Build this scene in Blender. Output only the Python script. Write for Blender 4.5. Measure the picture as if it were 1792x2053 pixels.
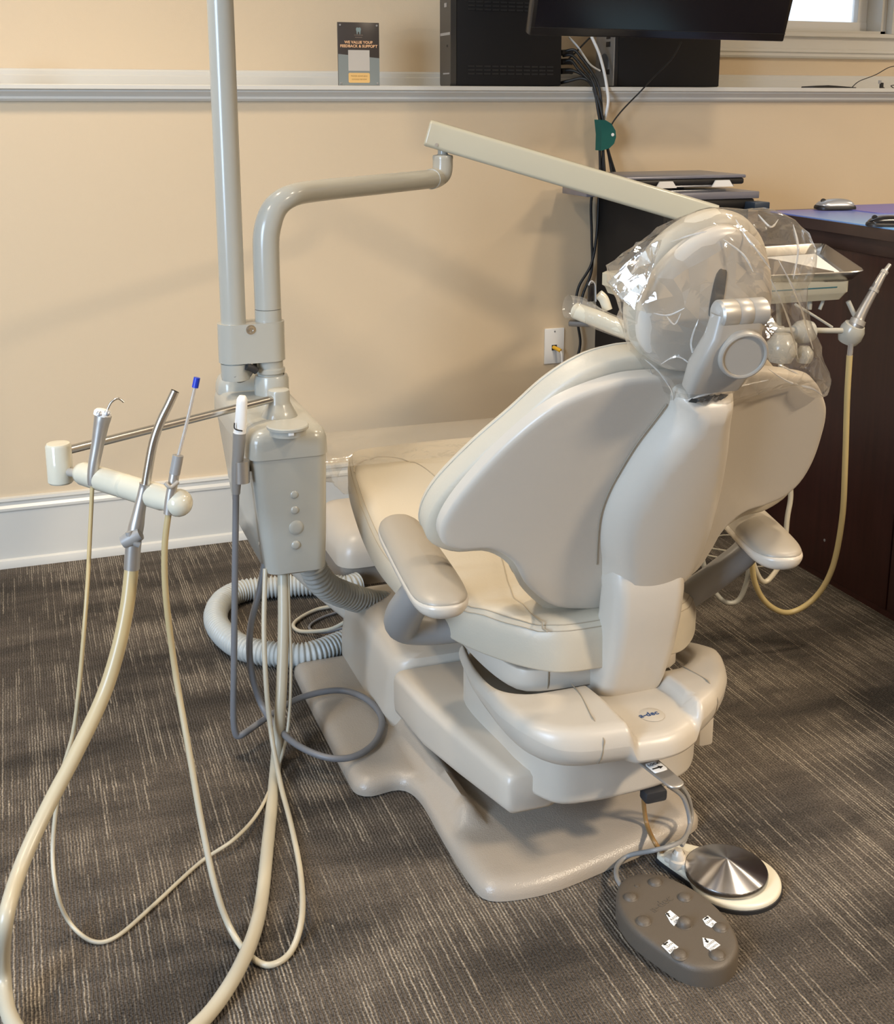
import bpy, bmesh, math, random
import numpy as np
from mathutils import Vector, Matrix, noise
from mathutils.geometry import delaunay_2d_cdt

for o in list(bpy.data.objects): bpy.data.objects.remove(o)
SC = bpy.context.scene
COL = SC.collection
random.seed(4)

# ------------------------------------------------------------------ camera
F = 2391.0; CX, CY = 896.0, 766.0            # focal length and principal point in the 1792x2053 frame
PITCH = math.atan(559 / F); YAW = math.atan(886 / math.hypot(F, 559.0))
CAM = np.array([0.0, -3.471, 1.30])
FW = np.array([math.sin(YAW) * math.cos(PITCH), math.cos(YAW) * math.cos(PITCH), -math.sin(PITCH)])
RT = np.array([math.cos(YAW), -math.sin(YAW), 0.0]); UP = np.cross(RT, FW)
cd = bpy.data.cameras.new('camera'); cam = bpy.data.objects.new('camera', cd); COL.objects.link(cam)
M = Matrix((RT, UP, -FW)).transposed().to_4x4(); M.translation = Vector(CAM); cam.matrix_world = M
cd.sensor_fit = 'HORIZONTAL'; cd.sensor_width = 36; cd.lens = 36 * F / 1792; cd.shift_y = -(1026.5 - CY) / 1792
cd.clip_start = .05
SC.camera = cam

# ------------------------------------------------------------------ world, lights, exposure
W = bpy.data.worlds.new('world'); SC.world = W; W.use_nodes = True
W.node_tree.nodes['Background'].inputs[0].default_value = (.75, .86, 1, 1)
W.node_tree.nodes['Background'].inputs[1].default_value = 1.6
SC.view_settings.view_transform = 'Standard'; SC.view_settings.look = 'None'
SC.view_settings.exposure = -0.08; SC.view_settings.gamma = 1
SC.view_settings.use_curve_mapping = False

def area(name, loc, target, sx, sy, power, col, shape='RECTANGLE'):
    l = bpy.data.lights.new(name, 'AREA'); l.shape = shape; l.size = sx; l.size_y = sy; l.energy = power; l.color = col
    o = bpy.data.objects.new(name, l); COL.objects.link(o); o.location = loc
    o.rotation_euler = (Vector(target) - Vector(loc)).to_track_quat('-Z', 'Y').to_euler(); return o
WARM = (1, .83, .62)
CEIL = 2.62
ASSUMED_LAMPS = [(2.0, -1.9), (-.7, -2.0), (2.7, -4.1), (.1, -.85), (3.4, -3.6), (3.6, -1.2)]  # unseen ceiling lamps, positions assumed and tuned to the warm light
area('assumed_daylight', (-2.6, -3.3, 1.45), (1.2, -1.3, .6), 1.8, 1.6, 250, (.55, .74, 1))  # assumed daylight: area light added to fill the left-facing sides, no window in view

# ------------------------------------------------------------------ materials
def mat(name, col, rough=.5, metal=0, bump=0, bscale=200, spec=None, trans=0, coat=0, var=0, vscale=6):
    m = bpy.data.materials.new(name); m.use_nodes = True; nt = m.node_tree; b = nt.nodes['Principled BSDF']
    b.inputs['Base Color'].default_value = (*col, 1); b.inputs['Roughness'].default_value = rough; b.inputs['Metallic'].default_value = metal
    if spec is not None: b.inputs['Specular IOR Level'].default_value = spec
    b.inputs['Transmission Weight'].default_value = trans; b.inputs['Coat Weight'].default_value = coat
    tc = nt.nodes.new('ShaderNodeTexCoord')
    if var:
        n = nt.nodes.new('ShaderNodeTexNoise'); n.inputs['Scale'].default_value = vscale; n.inputs['Detail'].default_value = 3
        nt.links.new(tc.outputs['Object'], n.inputs['Vector'])
        r = nt.nodes.new('ShaderNodeMapRange'); r.inputs['To Min'].default_value = 1 - var; r.inputs['To Max'].default_value = 1 + var
        nt.links.new(n.outputs['Fac'], r.inputs['Value'])
        mx = nt.nodes.new('ShaderNodeMix'); mx.data_type = 'RGBA'; mx.blend_type = 'MULTIPLY'; mx.inputs[0].default_value = 1
        mx.inputs[6].default_value = (*col, 1); nt.links.new(r.outputs[0], mx.inputs[7]); nt.links.new(mx.outputs[2], b.inputs['Base Color'])
    if bump:
        n = nt.nodes.new('ShaderNodeTexNoise'); n.inputs['Scale'].default_value = bscale; n.inputs['Detail'].default_value = 2
        nt.links.new(tc.outputs['Object'], n.inputs['Vector'])
        bp = nt.nodes.new('ShaderNodeBump'); bp.inputs['Strength'].default_value = bump; bp.inputs['Distance'].default_value = .002
        nt.links.new(n.outputs['Fac'], bp.inputs['Height']); nt.links.new(bp.outputs[0], b.inputs['Normal'])
    return m
VINYL = mat('cream_vinyl', (.55, .485, .375), .42, bump=.12, bscale=260)
SHELL = mat('cream_moulded_plastic', (.56, .50, .415), .34, bump=.05, bscale=500)
UNIT = mat('ivory_painted_metal', (.41, .40, .35), .2)
ARM = mat('tan_armrest_plastic', (.37, .325, .26), .4, bump=.06, bscale=500)
TAUPE = mat('taupe_textured_plastic', (.40, .345, .28), .27, bump=.35, bscale=420)
GREYP = mat('grey_plastic', (.27, .26, .245), .4)
SATIN = mat('satin_hinge_metal', (.45, .42, .37), .38, .35)
HINGE = mat('greige_painted_metal', (.36, .325, .275), .34)
STEEL = mat('brushed_steel', (.60, .57, .52), .26, 1)
CHROME = mat('polished_chrome', (.88, .89, .93), .22, 1)
_b = CHROME.node_tree.nodes['Principled BSDF']; _b.inputs['Anisotropic'].default_value = .9; _b.inputs['Anisotropic Rotation'].default_value = .25
_t = CHROME.node_tree.nodes.new('ShaderNodeTangent'); _t.direction_type = 'RADIAL'; _t.axis = 'Z'; CHROME.node_tree.links.new(_t.outputs[0], _b.inputs['Tangent'])
ALU = mat('satin_grey_metal', (.52, .49, .45), .36, .75)
BALL = mat('ivory_gloss_plastic', (.62, .58, .46), .12, coat=.3)
WHITE = mat('white_plastic', (.82, .81, .78), .25)
TRIM = mat('white_trim_paint', (.67, .645, .58), .3)
BLACK = mat('black_plastic', (.012, .011, .011), .45)
BLACKG = mat('gloss_black', (.010, .009, .010), .22)
BLACKM = mat('black_textured_metal', (.010, .009, .009), .6, spec=.3)
CABLE = mat('black_cable', (.012, .012, .012), .5)
HOSEC = mat('yellowed_tubing', (.58, .46, .22), .25)
HOSEW = mat('ivory_tubing', (.52, .47, .36), .25)
def aged():
    m = mat('ageing_tubing', (.5, .45, .33), .32); nt = m.node_tree; tc = nt.nodes.new('ShaderNodeTexCoord'); sp = nt.nodes.new('ShaderNodeSeparateXYZ'); r = nt.nodes.new('ShaderNodeMapRange'); mx = nt.nodes.new('ShaderNodeMix'); mx.data_type = 'RGBA'
    nt.links.new(tc.outputs['Object'], sp.inputs[0]); nt.links.new(sp.outputs['Y'], r.inputs['Value']); r.inputs['From Min'].default_value = -1.74; r.inputs['From Max'].default_value = -1.60
    cmb = nt.nodes.new('ShaderNodeMath'); cmb.operation = 'MULTIPLY'; rz = nt.nodes.new('ShaderNodeMapRange'); rz.inputs['From Min'].default_value = .15; rz.inputs['From Max'].default_value = .50
    rx = nt.nodes.new('ShaderNodeMapRange'); rx.inputs['From Min'].default_value = .36; rx.inputs['From Max'].default_value = .30
    nt.links.new(sp.outputs['Z'], rz.inputs['Value']); nt.links.new(sp.outputs['X'], rx.inputs['Value']); nt.links.new(rz.outputs[0], cmb.inputs[0]); nt.links.new(rx.outputs[0], cmb.inputs[1])
    mx.inputs[6].default_value = (.50, .45, .34, 1); mx.inputs[7].default_value = (.45, .35, .18, 1); nt.links.new(cmb.outputs[0], mx.inputs[0]); nt.links.new(mx.outputs[2], nt.nodes['Principled BSDF'].inputs['Base Color']); return m
HOSEA = aged()
HOSEG = mat('grey_tubing', (.175, .175, .18), .42)
CORR = mat('grey_corrugated_tubing', (.48, .49, .46), .4)
BROWNP = mat('brown_grey_plastic', (.105, .086, .066), .5, bump=.25, bscale=700)
RUBBER = mat('black_rubber', (.02, .02, .022), .6)
PAPER = mat('white_paper', (.86, .86, .84), .6)
BLUE = mat('blue_plastic', (.01, .035, .42), .35)
NAVY = mat('navy_print', (.03, .07, .18), .5)
TEAL = mat('teal_felt', (.004, .10, .085), .8)
SILVER = mat('silver_plastic', (.45, .46, .48), .3, .6)
LAPT = mat('grey_laptop_lid', (.22, .22, .26), .3, .3)
BOOM = mat('cream_boom_paint', (.48, .45, .345), .22)
YEL = mat('yellow_plastic', (.75, .42, .02), .4)
PRINT = mat('grey_print', (.16, .15, .16), .6)
INK = mat('black_ink', (.015, .014, .013), .6)
SEAM = mat('seam_thread', (.30, .25, .18), .7)
STITCH = mat('stitch_thread', (.40, .34, .25), .7)
GAP = mat('dark_gap', (.03, .027, .022), .7)
RED = mat('red_card', (.75, .03, .06), .5)
CLEARP = mat('clear_tube_plastic', (.75, .72, .68), .12, trans=.7)
BROWN = mat('brown_tube', (.30, .17, .06), .4)
COUNTER = mat('dark_wood_top', (.05, .028, .022), .28, var=.4, vscale=9)
CEILM = mat('ceiling_paint', (.78, .74, .66), .8)

def wood():
    m = mat('dark_cherry_wood', (.035, .011, .009), .38); nt = m.node_tree; b = nt.nodes['Principled BSDF']
    tc = nt.nodes.new('ShaderNodeTexCoord'); mp = nt.nodes.new('ShaderNodeMapping'); mp.inputs['Scale'].default_value = (30, 30, 1.6)
    n = nt.nodes.new('ShaderNodeTexNoise'); n.inputs['Scale'].default_value = 2.2; n.inputs['Detail'].default_value = 5
    cr = nt.nodes.new('ShaderNodeValToRGB'); cr.color_ramp.elements[0].color = (.022, .007, .006, 1); cr.color_ramp.elements[1].color = (.058, .018, .013, 1)
    nt.links.new(tc.outputs['Object'], mp.inputs[0]); nt.links.new(mp.outputs[0], n.inputs['Vector']); nt.links.new(n.outputs['Fac'], cr.inputs[0]); nt.links.new(cr.outputs[0], b.inputs['Base Color'])
    return m
WOOD = wood()

def wallmat():
    m = mat('peach_wall_paint', (.69, .55, .375), .42, spec=.35); nt = m.node_tree; b = nt.nodes['Principled BSDF']
    tc = nt.nodes.new('ShaderNodeTexCoord'); n = nt.nodes.new('ShaderNodeTexNoise'); n.inputs['Scale'].default_value = 350; n.inputs['Detail'].default_value = 3
    n2 = nt.nodes.new('ShaderNodeTexNoise'); n2.inputs['Scale'].default_value = 2.5; n2.inputs['Detail'].default_value = 2
    ad = nt.nodes.new('ShaderNodeMath'); ad.operation = 'MULTIPLY_ADD'; ad.inputs[1].default_value = 6
    bp = nt.nodes.new('ShaderNodeBump'); bp.inputs['Strength'].default_value = .12; bp.inputs['Distance'].default_value = .002
    nt.links.new(tc.outputs['Object'], n.inputs['Vector']); nt.links.new(tc.outputs['Object'], n2.inputs['Vector'])
    nt.links.new(n2.outputs['Fac'], ad.inputs[0]); nt.links.new(n.outputs['Fac'], ad.inputs[2]); nt.links.new(ad.outputs[0], bp.inputs['Height']); nt.links.new(bp.outputs[0], b.inputs['Normal'])
    return m
WALL = wallmat()

def carpet():
    m = mat('striped_carpet', (.2, .17, .14), .95, spec=.1); nt = m.node_tree; b = nt.nodes['Principled BSDF']; L = nt.links.new
    N = lambda t: nt.nodes.new('ShaderNode' + t)
    tc = N('TexCoord')
    def nz(scale, xyz, detail=2, rough=.5):
        mp = N('Mapping'); mp.inputs['Scale'].default_value = xyz; L(tc.outputs['Object'], mp.inputs[0])
        n = N('TexNoise'); n.inputs['Scale'].default_value = scale; n.inputs['Detail'].default_value = detail; n.inputs['Roughness'].default_value = rough
        L(mp.outputs[0], n.inputs['Vector']); return n.outputs['Fac']
    def ramp(f, a, c):
        r = N('MapRange'); r.inputs['From Min'].default_value = a; r.inputs['From Max'].default_value = c; r.clamp = True; L(f, r.inputs['Value']); return r.outputs[0]
    def mth(op, a, c):
        x = N('Math'); x.operation = op
        for i, v in enumerate((a, c)):
            if isinstance(v, (int, float)): x.inputs[i].default_value = v
            else: L(v, x.inputs[i])
        return x.outputs[0]
    def mixc(f, a, c):
        x = N('Mix'); x.data_type = 'RGBA'
        if isinstance(f, (int, float)): x.inputs[0].default_value = f
        else: L(f, x.inputs[0])
        for i, v in ((6, a), (7, c)):
            if isinstance(v, tuple): x.inputs[i].default_value = (*v, 1)
            else: L(v, x.inputs[i])
        return x.outputs[2]
    patch = nz(1.0, (2.0, 6.5, 1), 4, .6)                       # broad darker and lighter areas
    fib = nz(300, (1, 1, 1), 2)
    sep = N('SeparateXYZ'); L(tc.outputs['Object'], sep.inputs[0])
    wig = mth('MULTIPLY', mth('SUBTRACT', nz(45, (1, 1, 1), 2), .5), .004)
    PIT = .0058
    xx = mth('ADD', sep.outputs['X'], wig)
    rowc = mth('MULTIPLY', xx, 1 / PIT)
    saw = mth('ABSOLUTE', mth('SUBTRACT', mth('FRACT', rowc, 0), .5), 0)          # 0 on the loop row, .5 between rows
    rib = ramp(saw, .36, .14)
    cell = mth('FLOOR', rowc, 0)
    def rnd(cells, ylen, seed):
        st = N('TexWhiteNoise'); st.noise_dimensions = '1D'; L(mth('ADD', cells, seed), st.inputs['W'])
        yb = mth('FLOOR', mth('ADD', mth('MULTIPLY', sep.outputs['Y'], 1 / ylen), mth('MULTIPLY', st.outputs['Value'], .55)), 0)
        cb = N('CombineXYZ'); L(cells, cb.inputs[0]); L(yb, cb.inputs[1]); cb.inputs[2].default_value = seed
        wn = N('TexWhiteNoise'); wn.noise_dimensions = '3D'; L(cb.outputs[0], wn.inputs['Vector']); return wn.outputs['Value']
    grp = nz(1, (7, 4.5, 1), 3)
    v = mth('ADD', mth('ADD', mth('MULTIPLY', rnd(cell, .30, 3.0), .6), mth('MULTIPLY', rnd(cell, .085, 9.0), .4)), mth('ADD', mth('MULTIPLY', mth('SUBTRACT', grp, .5), 1.5), mth('MULTIPLY', mth('SUBTRACT', patch, .5), 1.1)))
    str_ = mth('MULTIPLY', mth('POWER', ramp(v, .45, .93), 1.2), rib)
    fuzz = ramp(nz(150, (1, .7, 1), 2), .25, .62)
    base = mixc(ramp(patch, .36, .64), (.062, .053, .045), (.150, .124, .100))
    base = mixc(mth('MULTIPLY_ADD', rib, .35) if 0 else mth('ADD', mth('MULTIPLY', rib, .35), .5), mixc(.5, base, (.034, .030, .026)), base)
    c = mixc(mth('MULTIPLY', str_, mth('ADD', mth('MULTIPLY', fuzz, .55), .35)), base, (.37, .315, .245))
    sp = N('Mix'); sp.data_type = 'RGBA'; sp.blend_type = 'MULTIPLY'; sp.inputs[0].default_value = 1
    g = N('MapRange'); g.inputs['From Min'].default_value = .3; g.inputs['From Max'].default_value = .7; g.inputs['To Min'].default_value = .42; g.inputs['To Max'].default_value = 1.6; L(fib, g.inputs['Value'])
    L(c, sp.inputs[6]); L(g.outputs[0], sp.inputs[7]); L(sp.outputs[2], b.inputs['Base Color'])
    bp = N('Bump'); bp.inputs['Strength'].default_value = .7; bp.inputs['Distance'].default_value = .003
    L(mth('ADD', fib, rib), bp.inputs['Height']); L(bp.outputs[0], b.inputs['Normal'])
    return m
CARPET = carpet()

def film(name, base, k, haze):
    m = bpy.data.materials.new(name); m.use_nodes = True; nt = m.node_tree; nt.nodes.clear(); N = lambda t: nt.nodes.new('ShaderNode' + t); L = nt.links.new
    out = N('OutputMaterial'); tr = N('BsdfTransparent'); tr.inputs[0].default_value = (.97, .96, .94, 1)
    gl = N('BsdfGlossy'); gl.inputs['Roughness'].default_value = .07; gl.inputs[0].default_value = (1, 1, 1, 1)
    df = N('BsdfDiffuse'); df.inputs[0].default_value = (.85, .82, .76, 1)
    tc = N('TexCoord'); n = N('TexNoise'); n.inputs['Scale'].default_value = 16; n.inputs['Detail'].default_value = 3; n.inputs['Distortion'].default_value = 1.2
    L(tc.outputs['Object'], n.inputs['Vector'])
    bp = N('Bump'); bp.inputs['Strength'].default_value = .35; bp.inputs['Distance'].default_value = .01; L(n.outputs['Fac'], bp.inputs['Height']); L(bp.outputs[0], gl.inputs['Normal'])
    lw = N('LayerWeight'); lw.inputs['Blend'].default_value = .5
    p = N('Math'); p.operation = 'POWER'; p.inputs[1].default_value = 3; L(lw.outputs['Facing'], p.inputs[0])
    q = N('Math'); q.operation = 'MULTIPLY_ADD'; q.inputs[1].default_value = k; q.inputs[2].default_value = base; L(p.outputs[0], q.inputs[0])
    m1 = N('MixShader'); m1.inputs[0].default_value = haze; L(tr.outputs[0], m1.inputs[1]); L(df.outputs[0], m1.inputs[2])
    m2 = N('MixShader'); L(q.outputs[0], m2.inputs[0]); L(m1.outputs[0], m2.inputs[1]); L(gl.outputs[0], m2.inputs[2]); L(m2.outputs[0], out.inputs[0])
    return m
FILM = film('clear_plastic_film', .13, .42, .06)
FILM2 = film('clear_thin_film', .08, .35, .13)
FILM3 = film('stiff_film_corner', .26, .4, .06)
FOLD_GLINT = film('fold_highlight_film', .25, .5, .5)  # extra white so the fold ridges read as highlights
def glowmat(name, col, s):
    m = bpy.data.materials.new(name); m.use_nodes = True; nt = m.node_tree; nt.nodes.clear()
    e = nt.nodes.new('ShaderNodeEmission'); e.inputs[0].default_value = (*col, 1); e.inputs[1].default_value = s
    o = nt.nodes.new('ShaderNodeOutputMaterial'); nt.links.new(e.outputs[0], o.inputs[0]); return m

# ------------------------------------------------------------------ helpers
def ray(px, py): return FW + RT * (px - CX) / F - UP * (py - CY) / F
def atY(px, py, y):
    d = ray(px, py); return CAM + d * ((y - CAM[1]) / d[1])
def atZ(px, py, z):
    d = ray(px, py); return CAM + d * ((z - CAM[2]) / d[2])
def atX(px, py, x):
    d = ray(px, py); return CAM + d * ((x - CAM[0]) / d[0])

def link(name, me, m, parent=None, smooth=None):
    o = bpy.data.objects.new(name, me); COL.objects.link(o)
    if m: me.materials.append(m)
    if parent is not None:
        o.parent = parent
        if parent.type == 'EMPTY': o.matrix_parent_inverse = Matrix.Translation(-parent.location)
    return o
def shade(me, ang=40):
    me.polygons.foreach_set('use_smooth', [True] * len(me.polygons))
    if ang < 180: me.set_sharp_from_angle(angle=math.radians(ang))
def fin(name, bm, m, parent=None, ang=40):
    bmesh.ops.recalc_face_normals(bm, faces=bm.faces)
    me = bpy.data.meshes.new(name); bm.to_mesh(me); bm.free(); shade(me, ang)
    return link(name, me, m, parent)
def tag(o, label, cat, group=None, kind=None):
    o['label'] = label; o['category'] = cat
    if group: o['group'] = group
    if kind: o['kind'] = kind
    return o
def thing(name, loc, label, cat, group=None):
    o = bpy.data.objects.new(name, None); COL.objects.link(o); o.location = loc; o.empty_display_size = .05
    return tag(o, label, cat, group)
def struct(o): o['kind'] = 'structure'; return o

def box(bm, lo, hi, bev=0, seg=2, rot=0, piv=None):
    r = bmesh.ops.create_cube(bm, size=1); vs = r['verts']
    lo = Vector(lo); hi = Vector(hi); c = (lo + hi) / 2
    for v in vs: v.co = Vector((v.co.x * (hi.x - lo.x), v.co.y * (hi.y - lo.y), v.co.z * (hi.z - lo.z))) + c
    if bev:
        es = list({e for v in vs for e in v.link_edges})
        r = bmesh.ops.bevel(bm, geom=es, offset=bev, segments=seg, profile=.5, affect='EDGES'); vs = list({v for f in r['faces'] for v in f.verts} | {v for v in vs if v.is_valid})
    if rot: bmesh.ops.rotate(bm, verts=vs, cent=piv or c, matrix=Matrix.Rotation(rot, 3, 'Z'))
    return vs
def mkbox(name, lo, hi, m, parent=None, bev=0, seg=2, rot=0, piv=None):
    bm = bmesh.new(); box(bm, lo, hi, bev, seg, rot, piv); return fin(name, bm, m, parent)

def spline(P, n=8, closed=False):
    P = [Vector(p) for p in P]; out = []; N = len(P)
    rng = range(N) if closed else range(N - 1)
    for i in rng:
        if closed: a, b, c, d = P[(i - 1) % N], P[i], P[(i + 1) % N], P[(i + 2) % N]
        else: a, b, c, d = P[max(i - 1, 0)], P[i], P[i + 1], P[min(i + 2, N - 1)]
        t1 = (c - a) * .5; t2 = (d - b) * .5
        l = (c - b).length                                  # limit tangents so uneven spacing does not overshoot
        if t1.length > l * 1.3: t1 *= l * 1.3 / t1.length
        if t2.length > l * 1.3: t2 *= l * 1.3 / t2.length
        for k in range(n):
            t = k / n; h00 = 2*t**3 - 3*t*t + 1; h10 = t**3 - 2*t*t + t; h01 = -2*t**3 + 3*t*t; h11 = t**3 - t*t
            out.append(b * h00 + t1 * h10 + c * h01 + t2 * h11)
    if not closed: out.append(P[-1].copy())
    return out
def tube(bm, P, R, seg=12, cap=True, sec=None):
    P = [Vector(p) for p in P]; n = len(P); R = R if hasattr(R, '__len__') else [R] * n
    T = [(P[min(i + 1, n - 1)] - P[max(i - 1, 0)]).normalized() for i in range(n)]
    u = T[0].orthogonal().normalized() if sec is None else (Vector(sec) - T[0] * T[0].dot(Vector(sec))).normalized(); rings = []
    for i in range(n):
        u = (u - T[i] * u.dot(T[i])).normalized(); w = T[i].cross(u)
        rings.append([bm.verts.new(P[i] + (u * math.cos(a) + w * math.sin(a)) * R[i]) for a in [2 * math.pi * k / seg for k in range(seg)]])
    for a, b in zip(rings, rings[1:]):
        for k in range(seg): bm.faces.new((a[k], a[(k + 1) % seg], b[(k + 1) % seg], b[k]))
    if cap:
        bm.faces.new(rings[0][::-1]); bm.faces.new(rings[-1])
def mktube(name, P, R, m, parent=None, seg=12, n=8, smooth=True):
    bm = bmesh.new(); tube(bm, spline(P, n) if smooth else P, R, seg); return fin(name, bm, m, parent, 50)
def lathe(bm, prof, o=(0, 0, 0), d=(0, 0, 1), seg=32):
    q = Vector(d).normalized().to_track_quat('Z', 'Y'); o = Vector(o); rings = []
    for r, z in prof:
        if r < 1e-6: rings.append([bm.verts.new(o + q @ Vector((0, 0, z)))])
        else: rings.append([bm.verts.new(o + q @ Vector((r * math.cos(2*math.pi*k/seg), r * math.sin(2*math.pi*k/seg), z))) for k in range(seg)])
    for a, b in zip(rings, rings[1:]):
        for k in range(seg):
            k2 = (k + 1) % seg
            if len(a) == 1 and len(b) == 1: continue
            if len(a) == 1: bm.faces.new((a[0], b[k], b[k2]))
            elif len(b) == 1: bm.faces.new((a[k], a[k2], b[0]))
            else: bm.faces.new((a[k], a[k2], b[k2], b[k]))
    for r in (rings[0], rings[-1]):
        if len(r) > 1: bm.faces.new(r)
def mklathe(name, prof, o, d, m, parent=None, seg=32, ang=35):
    bm = bmesh.new(); lathe(bm, prof, o, d, seg); return fin(name, bm, m, parent, ang)
def loft(bm, rings, cap=True):
    R = [[bm.verts.new(Vector(p)) for p in r] for r in rings]; n = len(R[0])
    for a, b in zip(R, R[1:]):
        for k in range(n): bm.faces.new((a[k], a[(k + 1) % n], b[(k + 1) % n], b[k]))
    if cap: bm.faces.new(R[0][::-1]); bm.faces.new(R[-1])
def rrect(x0, x1, y0, y1, r, n=5):
    out = []
    for cx, cy, a0 in ((x1 - r, y1 - r, 0), (x0 + r, y1 - r, 90), (x0 + r, y0 + r, 180), (x1 - r, y0 + r, 270)):
        for k in range(n + 1):
            a = math.radians(a0 + 90 * k / n); out.append((cx + r * math.cos(a), cy + r * math.sin(a)))
    return out
def resample(P, step):
    P = np.array([tuple(p)[:2] for p in P]); Q = np.vstack([P, P[:1]]); L = np.hypot(*np.diff(Q, axis=0).T); s = np.concatenate([[0], np.cumsum(L)])
    n = max(12, int(s[-1] / step)); t = np.arange(n) * s[-1] / n
    return np.stack([np.interp(t, s, Q[:, 0]), np.interp(t, s, Q[:, 1])], 1)
def dist_poly(pts, O):
    A = O; B = np.roll(O, -1, 0); d = np.full(len(pts), 1e9); BA = B - A; LL = (BA ** 2).sum(1) + 1e-15
    for i in range(0, len(pts), 2000):
        p = pts[i:i + 2000, None, :]; t = np.clip(((p - A) * BA).sum(2) / LL, 0, 1); q = A + BA * t[..., None]
        d[i:i + 2000] = np.sqrt(((p - q) ** 2).sum(2)).min(1)
    return d
def inside(pts, O):
    A = O; B = np.roll(O, -1, 0); c = np.zeros(len(pts), bool)
    for a, b in zip(A, B):
        m = (a[1] > pts[:, 1]) != (b[1] > pts[:, 1])
        x = (b[0] - a[0]) * (pts[:, 1] - a[1]) / (b[1] - a[1] + 1e-15) + a[0]; c ^= m & (pts[:, 0] < x)
    return c
def plate(bm, outline, rt, rb, top, bot, mapf, step=.012, hm=None, smooth=True, e=2.0, n=8):
    """solid slab over a closed 2D outline: top(u,v), bot(u,v) heights, rounded rims rt / rb, mid height(s) hm, mapf(u,v,h) -> point"""
    O = resample(spline([(u, v, 0) for u, v in outline], n, True) if smooth else outline, step)
    T = np.roll(O, -1, 0) - np.roll(O, 1, 0); nr = np.stack([-T[:, 1], T[:, 0]], 1); nr /= np.linalg.norm(nr, axis=1)[:, None] + 1e-12
    if not inside(O[:1] + nr[:1] * step * .05, O)[0]: nr = -nr
    pts = [O]
    rm = max(rt, rb)
    for f in (.05, .16, .34, .6, 1.0):
        q = O + nr * rm * f; k = inside(q, O); q = q[k]; q = q[dist_poly(q, O) > rm * f * .93]; pts.append(q)
    lo, hi = O.min(0), O.max(0); gx, gy = np.meshgrid(np.arange(lo[0] + step / 2, hi[0], step), np.arange(lo[1] + step / 2, hi[1], step)); g = np.stack([gx.ravel(), gy.ravel()], 1)
    g = g[inside(g, O)]; g = g[dist_poly(g, O) > rm + step * .5]; pts.append(g)
    A = np.vstack(pts); nO = len(O)
    vs, es, fs, *_ = delaunay_2d_cdt([Vector(p) for p in A], [(i, (i + 1) % nO) for i in range(nO)], [], 1, 1e-7)
    V2 = np.array([tuple(v) for v in vs]); d = dist_poly(V2, O)
    def surf(fn, r, h0):
        out = []
        for (u, v), dd in zip(V2, d):
            x = min(dd / max(r, 1e-6), 1); pr = (1 - (1 - x) ** e) ** (1 / e); H = fn(u, v); b0 = h0(u, v) if callable(h0) else h0; out.append(b0 + (H - b0) * pr)
        return out
    if hm is None: hmt = hmb = lambda u, v: (top(u, v) + bot(u, v)) / 2
    elif isinstance(hm, tuple): hmt, hmb = hm
    else: hmt = hmb = hm
    ht = surf(top, rt, hmt); hb = surf(bot, rb, hmb)
    tv = [bm.verts.new(mapf(u, v, h)) for (u, v), h in zip(V2, ht)]; bv = [bm.verts.new(mapf(u, v, h)) for (u, v), h in zip(V2, hb)]
    cnt = {}
    for f in fs:
        bm.faces.new([tv[i] for i in f]); bm.faces.new([bv[i] for i in f][::-1])
        for a, b in zip(f, f[1:] + f[:1]): cnt.setdefault(frozenset((a, b)), []).append((a, b))
    for k, l in cnt.items():
        if len(l) == 1:
            a, b = l[0]; bm.faces.new((tv[b], tv[a], bv[a], bv[b]))
    bmesh.ops.remove_doubles(bm, verts=bm.verts, dist=1e-5)
def mkplate(name, outline, rt, rb, top, bot, mapf, m, parent=None, ang=45, **k):
    c = lambda f: f if callable(f) else (lambda u, v: f)
    bm = bmesh.new(); plate(bm, outline, rt, rb, c(top), c(bot), mapf, **k); return fin(name, bm, m, parent, ang)
XY = lambda u, v, h: (u, v, h)
def text(name, s, size, mw, m, parent, extrude=.0004, align='CENTER', bold=0):
    c = bpy.data.curves.new(name, 'FONT'); c.body = s; c.size = size; c.align_x = align; c.align_y = 'CENTER'; c.extrude = extrude; c.offset = bold; c.space_character = 1.05
    o = bpy.data.objects.new(name, c); COL.objects.link(o); o.matrix_world = mw
    dg = bpy.context.evaluated_depsgraph_get(); me = bpy.data.meshes.new_from_object(o.evaluated_get(dg)); bpy.data.objects.remove(o)
    me.transform(mw); return link(name, me, m, parent)
def frame(o, x, y):
    x = Vector(x).normalized(); z = x.cross(Vector(y)).normalized(); y = z.cross(x); m = Matrix((x, y, z)).transposed().to_4x4(); m.translation = Vector(o); return m
def path(pts):
    """pixel, spec points -> world: spec ('y',v) depth, ('z',v) on a height, ('x',v), None = depth interpolated along the run"""
    out = [None] * len(pts); ys = [None] * len(pts)
    for i, (px, py, s) in enumerate(pts):
        if s is None: continue
        out[i] = {'y': atY, 'z': atZ, 'x': atX}[s[0]](px, py, s[1]); ys[i] = out[i][1]
    L = [0]
    for a, b in zip(pts, pts[1:]): L.append(L[-1] + math.hypot(a[0] - b[0], a[1] - b[1]))
    kn = [i for i in range(len(pts)) if ys[i] is not None]
    for i in range(len(pts)):
        if out[i] is None: out[i] = atY(pts[i][0], pts[i][1], float(np.interp(L[i], [L[k] for k in kn], [ys[k] for k in kn])))
    for i in range(len(pts)):
        if out[i][2] < .006: out[i] = atZ(pts[i][0], pts[i][1], .006)
    return [Vector(p) for p in out]

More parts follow.
